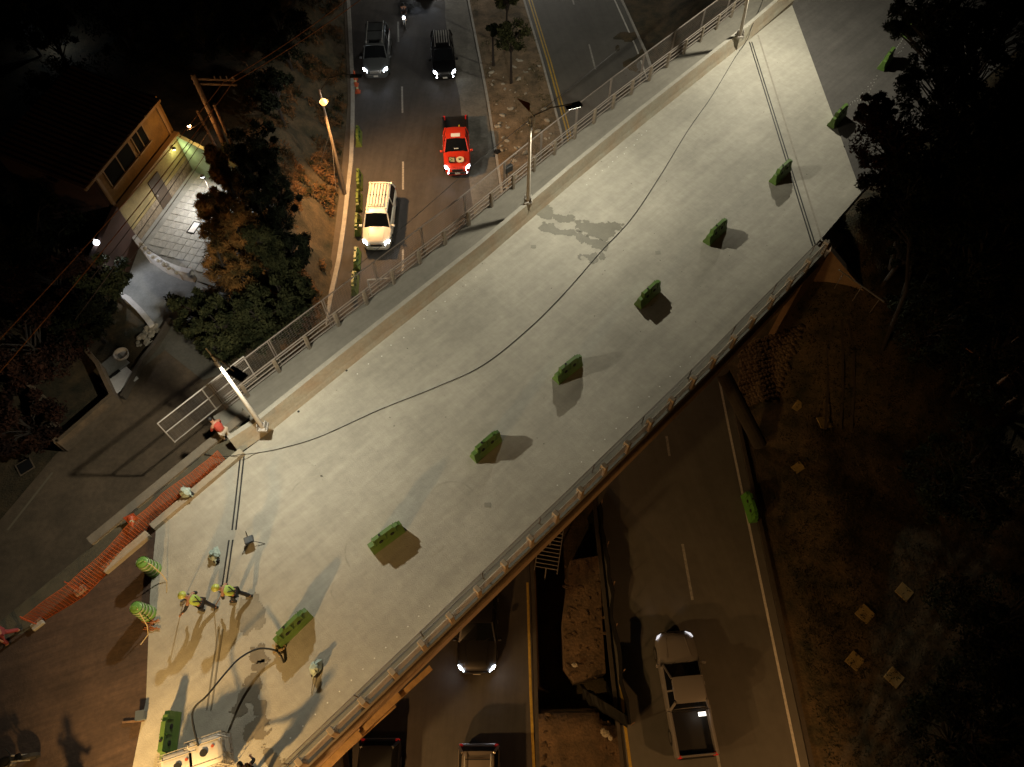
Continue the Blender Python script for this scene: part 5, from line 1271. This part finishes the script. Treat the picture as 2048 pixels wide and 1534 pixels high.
for k, (a, b, z, r, cf, lm_, lab) in enumerate([
    (470,395,7.0,1.7,True,leaf_lamplit,'tall russet feathery tree by the tiled yard, topmost'),
    (480,470,7.0,2.0,True,leaf_lamplit,'russet feathery tree hiding the yard edge'),
    (455,545,6.8,1.9,True,leaf_lamplit,'dark olive feathery tree below the white curved wall end'),
    (535,520,6.2,1.7,True,leaf_green,'dark feathery tree at the top of the road bank'),
    (390,625,6.2,1.35,False,leaf_green,'round leafy tree overhanging the white driveway'),
    (445,660,6.4,1.7,False,leaf_green,'broad leafy tree behind the left lamp post'),
    (525,640,6.0,1.7,False,leaf_green,'leafy tree touching the footway fence'),
    (500,345,6.5,1.1,True,leaf_dark,'dark thin tree right of the utility pole foot'),
    (440,340,7.2,1.0,True,leaf_lamplit,'orange lit feathery tree top nearest the green wall'),
    (430,430,6.8,1.2,True,leaf_lamplit,'russet feathery tree leaning over the paving tiles'),
    (530,440,6.4,1.7,True,leaf_dark,'black feathery tree at the middle of the bank top'),
    (565,600,5.6,1.5,False,leaf_green,'dark bush on the bank just above the footway fence'),
    (575,505,5.4,1.2,False,leaf_dark,'dark bush spilling down the road bank'),
    (545,360,6,1.3,True,leaf_dark,'dark feathery tree above the spilling bush')]):
    tree(lab, a, b, z, r, 5, lm_, 9000 if not cf else 12000, .11 if not cf else .17, conifer=cf, group=gY, seed=80+k, clumps=44, cs=.3)
gM = 'small trees in the road median'
for k, (a, b, z, r, lab) in enumerate([(1022,70,4.2,1.15,'small leafy tree on the median nearest the bridge'),(1015,-5,4.2,1.0,'median tree cut by the top edge of the photo'),(985,60,3.2,.5,'little sapling left of the median tree')]):
    tree(lab, a, b, z, r, 4, leaf_green if k < 2 else leaf_dark, 3500, .12, group=gM, seed=120+k, clumps=22, cs=.38)
gL = 'dark trees left of the house wires'
for k, (a, b, z, r, lm_, lab) in enumerate([
    (205,555,6.4,1.3,leaf_green,'tree lit white by the yard lamp'),
    (100,560,6.5,2.2,leaf_red,'dim reddish tree left of the yard lamp'),
    (60,690,6.3,2.4,leaf_red,'dim reddish tree at the left edge above the plot walls'),
    (170,640,6,1.4,leaf_dark,'dark tree beside the broken white wall'),
    (70,470,7,2.4,leaf_dark,'black tree at the left edge beside the lamp'),
    (50,850,5.5,1.6,leaf_red,'low reddish tree at the left edge by the street'),
    (90,55,6.5,1.9,leaf_green,'pale lit foliage in the top left corner'),
    (30,30,7,2.4,leaf_dark,'black tree in the top left corner'),
    (250,60,7,3.0,leaf_dark,'unlit tree near the top left'),
    (560,60,6,2.2,leaf_dark,'unlit tree beneath the orange wires'),(505,290,6.2,1.6,leaf_dark,'unlit tree behind the utility pole foot'),(545,180,6,1.5,leaf_dark,'unlit tree at the top of the bank'),(400,60,6,2.6,leaf_dark,'unlit tree above the crossarm'),(140,180,7,2.2,leaf_dark,'unlit tree beyond the house roof')]):
    tree(lab, a, b, z, r, 5, lm_, 6000, .11, group=gL, seed=150+k, clumps=30)
q = P(95, 62, 5.2); l = thing('garden_lamp', 'white lamp hidden in the foliage at the top left', 'lamp', q)
m = MB(); m.sphere((0,0,0), .12, 8, 6); m.build('bulb', mat('lit garden bulb', (1,1,1), .3, emit=(.8,.9,1), es=4), l); m = MB(); m.tube([(0,0,-1.3),(0,0,0)], .03, 6); m.build('pole', dsteel_m, l)
lamp_light('lamp_light', q+Vector((.25,-.2,.1)), 25, (.75,.88,1), .08)
# dry scrub on the bank and median
rnd = random.Random(5)
def scrub(name, n, pick, mt, size=.10, hmax=.22):
    m = MB()
    for _ in range(n):
        p = pick()
        if p is None: continue
        for _k in range(5):
            a = rnd.uniform(0, 6.28); s_ = size*rnd.uniform(.5,1.4); q = p+Vector((rnd.uniform(-.15,.15), rnd.uniform(-.15,.15), rnd.uniform(0,hmax)))
            d = Vector((math.cos(a), math.sin(a), rnd.uniform(-.3,1))); e = Vector((-math.sin(a), math.cos(a), rnd.uniform(-.4,.4)))
            i = len(m.v); m.v += [tuple(q-d*s_), tuple(q+e*s_*.3), tuple(q+d*s_), tuple(q-e*s_*.3)]; m.f.append([i,i+1,i+2,i+3]); m.m.append(0)
    o = m.build(name, mt); o['kind'] = 'stuff'; return o
def pb():
    y = rnd.uniform(16, 60); a, b = pw(BANKTOP, y), pw(BANKBOT, y); x = rnd.uniform(a-1, b-.3)
    if noise.noise(Vector((x*.6, y*.6, 9))) < -.02: return None
    return Vector((x, y, ground(x, y)))
scrub('dry_scrub', 12000, pb, leafmat('dry scrub', (.014,.018,.007), (.17,.085,.035)), .12, .45)
def pmed():
    y = rnd.uniform(24, 62); a, b = pw(ML, y)+.3, pw(MR, y)-.3; x = rnd.uniform(a, b)
    if noise.noise(Vector((x*.7, y*.7, 4))) < .05: return None
    return Vector((x, y, .25))
scrub('median_weeds', 1500, pmed, leafmat('weeds', (.05,.05,.02), (.10,.085,.035)), .07, .12)
def prt():
    p = G(rnd.uniform(1560, 2048), rnd.uniform(430, 1534)) ; return p if p.x > 13.6 else None
scrub('bank_grass', 5000, prt, leafmat('dim grass', (.012,.014,.006), (.04,.035,.014)), .06, .12)

# ================================================================= LAMPS JUST OUTSIDE THE FRAME (read off the shadows; the median one is added)
q = P(235, 1900, DK); t = thing('light_tower', 'portable site light tower standing on the approach just out of frame', 'light tower', (q.x, q.y, DK))
m = MB(); m.box((0,0,.5), (1.6,1.0,.8), b=.05); m.build('generator', mat('tower yellow', (.5,.33,.04), .5), t)
m = MB(); m.tube([(0,0,.8),(0,0,4.4)], .06, 8); m.build('mast', steel_m, t)
m = MB(); m.box((0,.05,4.5), (.9,.14,.35), b=.02); hh = m.build('lamp_head', black_m, t)
m = MB(); m.box((0,.13,4.5), (.8,.015,.28)); m.build('lens', mat('lit tower lens', (1,.7,.3), .3, emit=(1,.6,.22), es=20), hh)
lamp_light('tower_light', (q.x, q.y+.25, DK+4.5), 5800, (1,.60,.22), .22, 130, (R(54), 0, R(-22)), blend=.8)
def sodium(px_, py_, h, e, label, armdir):
    q = P(px_, py_, 0); t = thing('street_lamp', label, 'street lamp', q)
    m = MB(); m.tube([(0,0,0),(0,0,h)], [.13,.08], 10); m.build('pole', dsteel_m, t)
    a = Vector((armdir*1.2,0,h+.2)); m = MB(); m.tube([(0,0,h), a], .035, 6); m.build('arm', dsteel_m, t)
    m = MB(); m.box(a+Vector((0,0,0)), (.5,.2,.14), b=.03); m.build('lamp_head', black_m, t)
    m = MB(); m.sphere(tuple(a+Vector((0,0,-.1))), .09, 10, 6); m.build('bulb', mat('sodium bulb far', (1,.6,.2), .3, emit=(1,.5,.15), es=50), t)
    lamp_light('lamp_light', q+a+Vector((0,0,-.28)), e, (1,.50,.17), .15, 100 if armdir < 0 else 150, (R(22) if armdir < 0 else R(30), R(50 if armdir < 0 else -14), 0), blend=.5)
sodium(640, 1990, 8.0, 3600, 'sodium street lamp beside the left road below the frame', 1)
sodium(1800, 1700, 8.0, 1600, 'sodium street lamp beside the right road below the frame', -1)

q = P(1010, -260, 0); t = thing('street_lamp', 'added unseen street lamp on the median beyond the top of the frame', 'street lamp', q)  # unseen lamp added to brighten the upper right road
m = MB(); m.tube([(0,0,0),(0,0,8.5)], [.13,.08], 10); m.build('pole', dsteel_m, t)
m = MB(); m.box((0,0,8.6), (2.4,.25,.12), b=.03); m.build('lamp_head', black_m, t)
for sx in (-1, 1): lamp_light('lamp_light', q+Vector((sx,0,8.4)), 1, (.95,.88,.78), .1, 160, blend=.3, batwing=.40)
for o in bpy.data.objects:
    if o.type == 'LIGHT' and o.name.startswith('lamp_light') and o.data.use_nodes:
        o.data.energy = (2500 if o.location.x > 15 else 1750) if o.location.z > 12 else (2600 if o.location.y > 62 else 620)
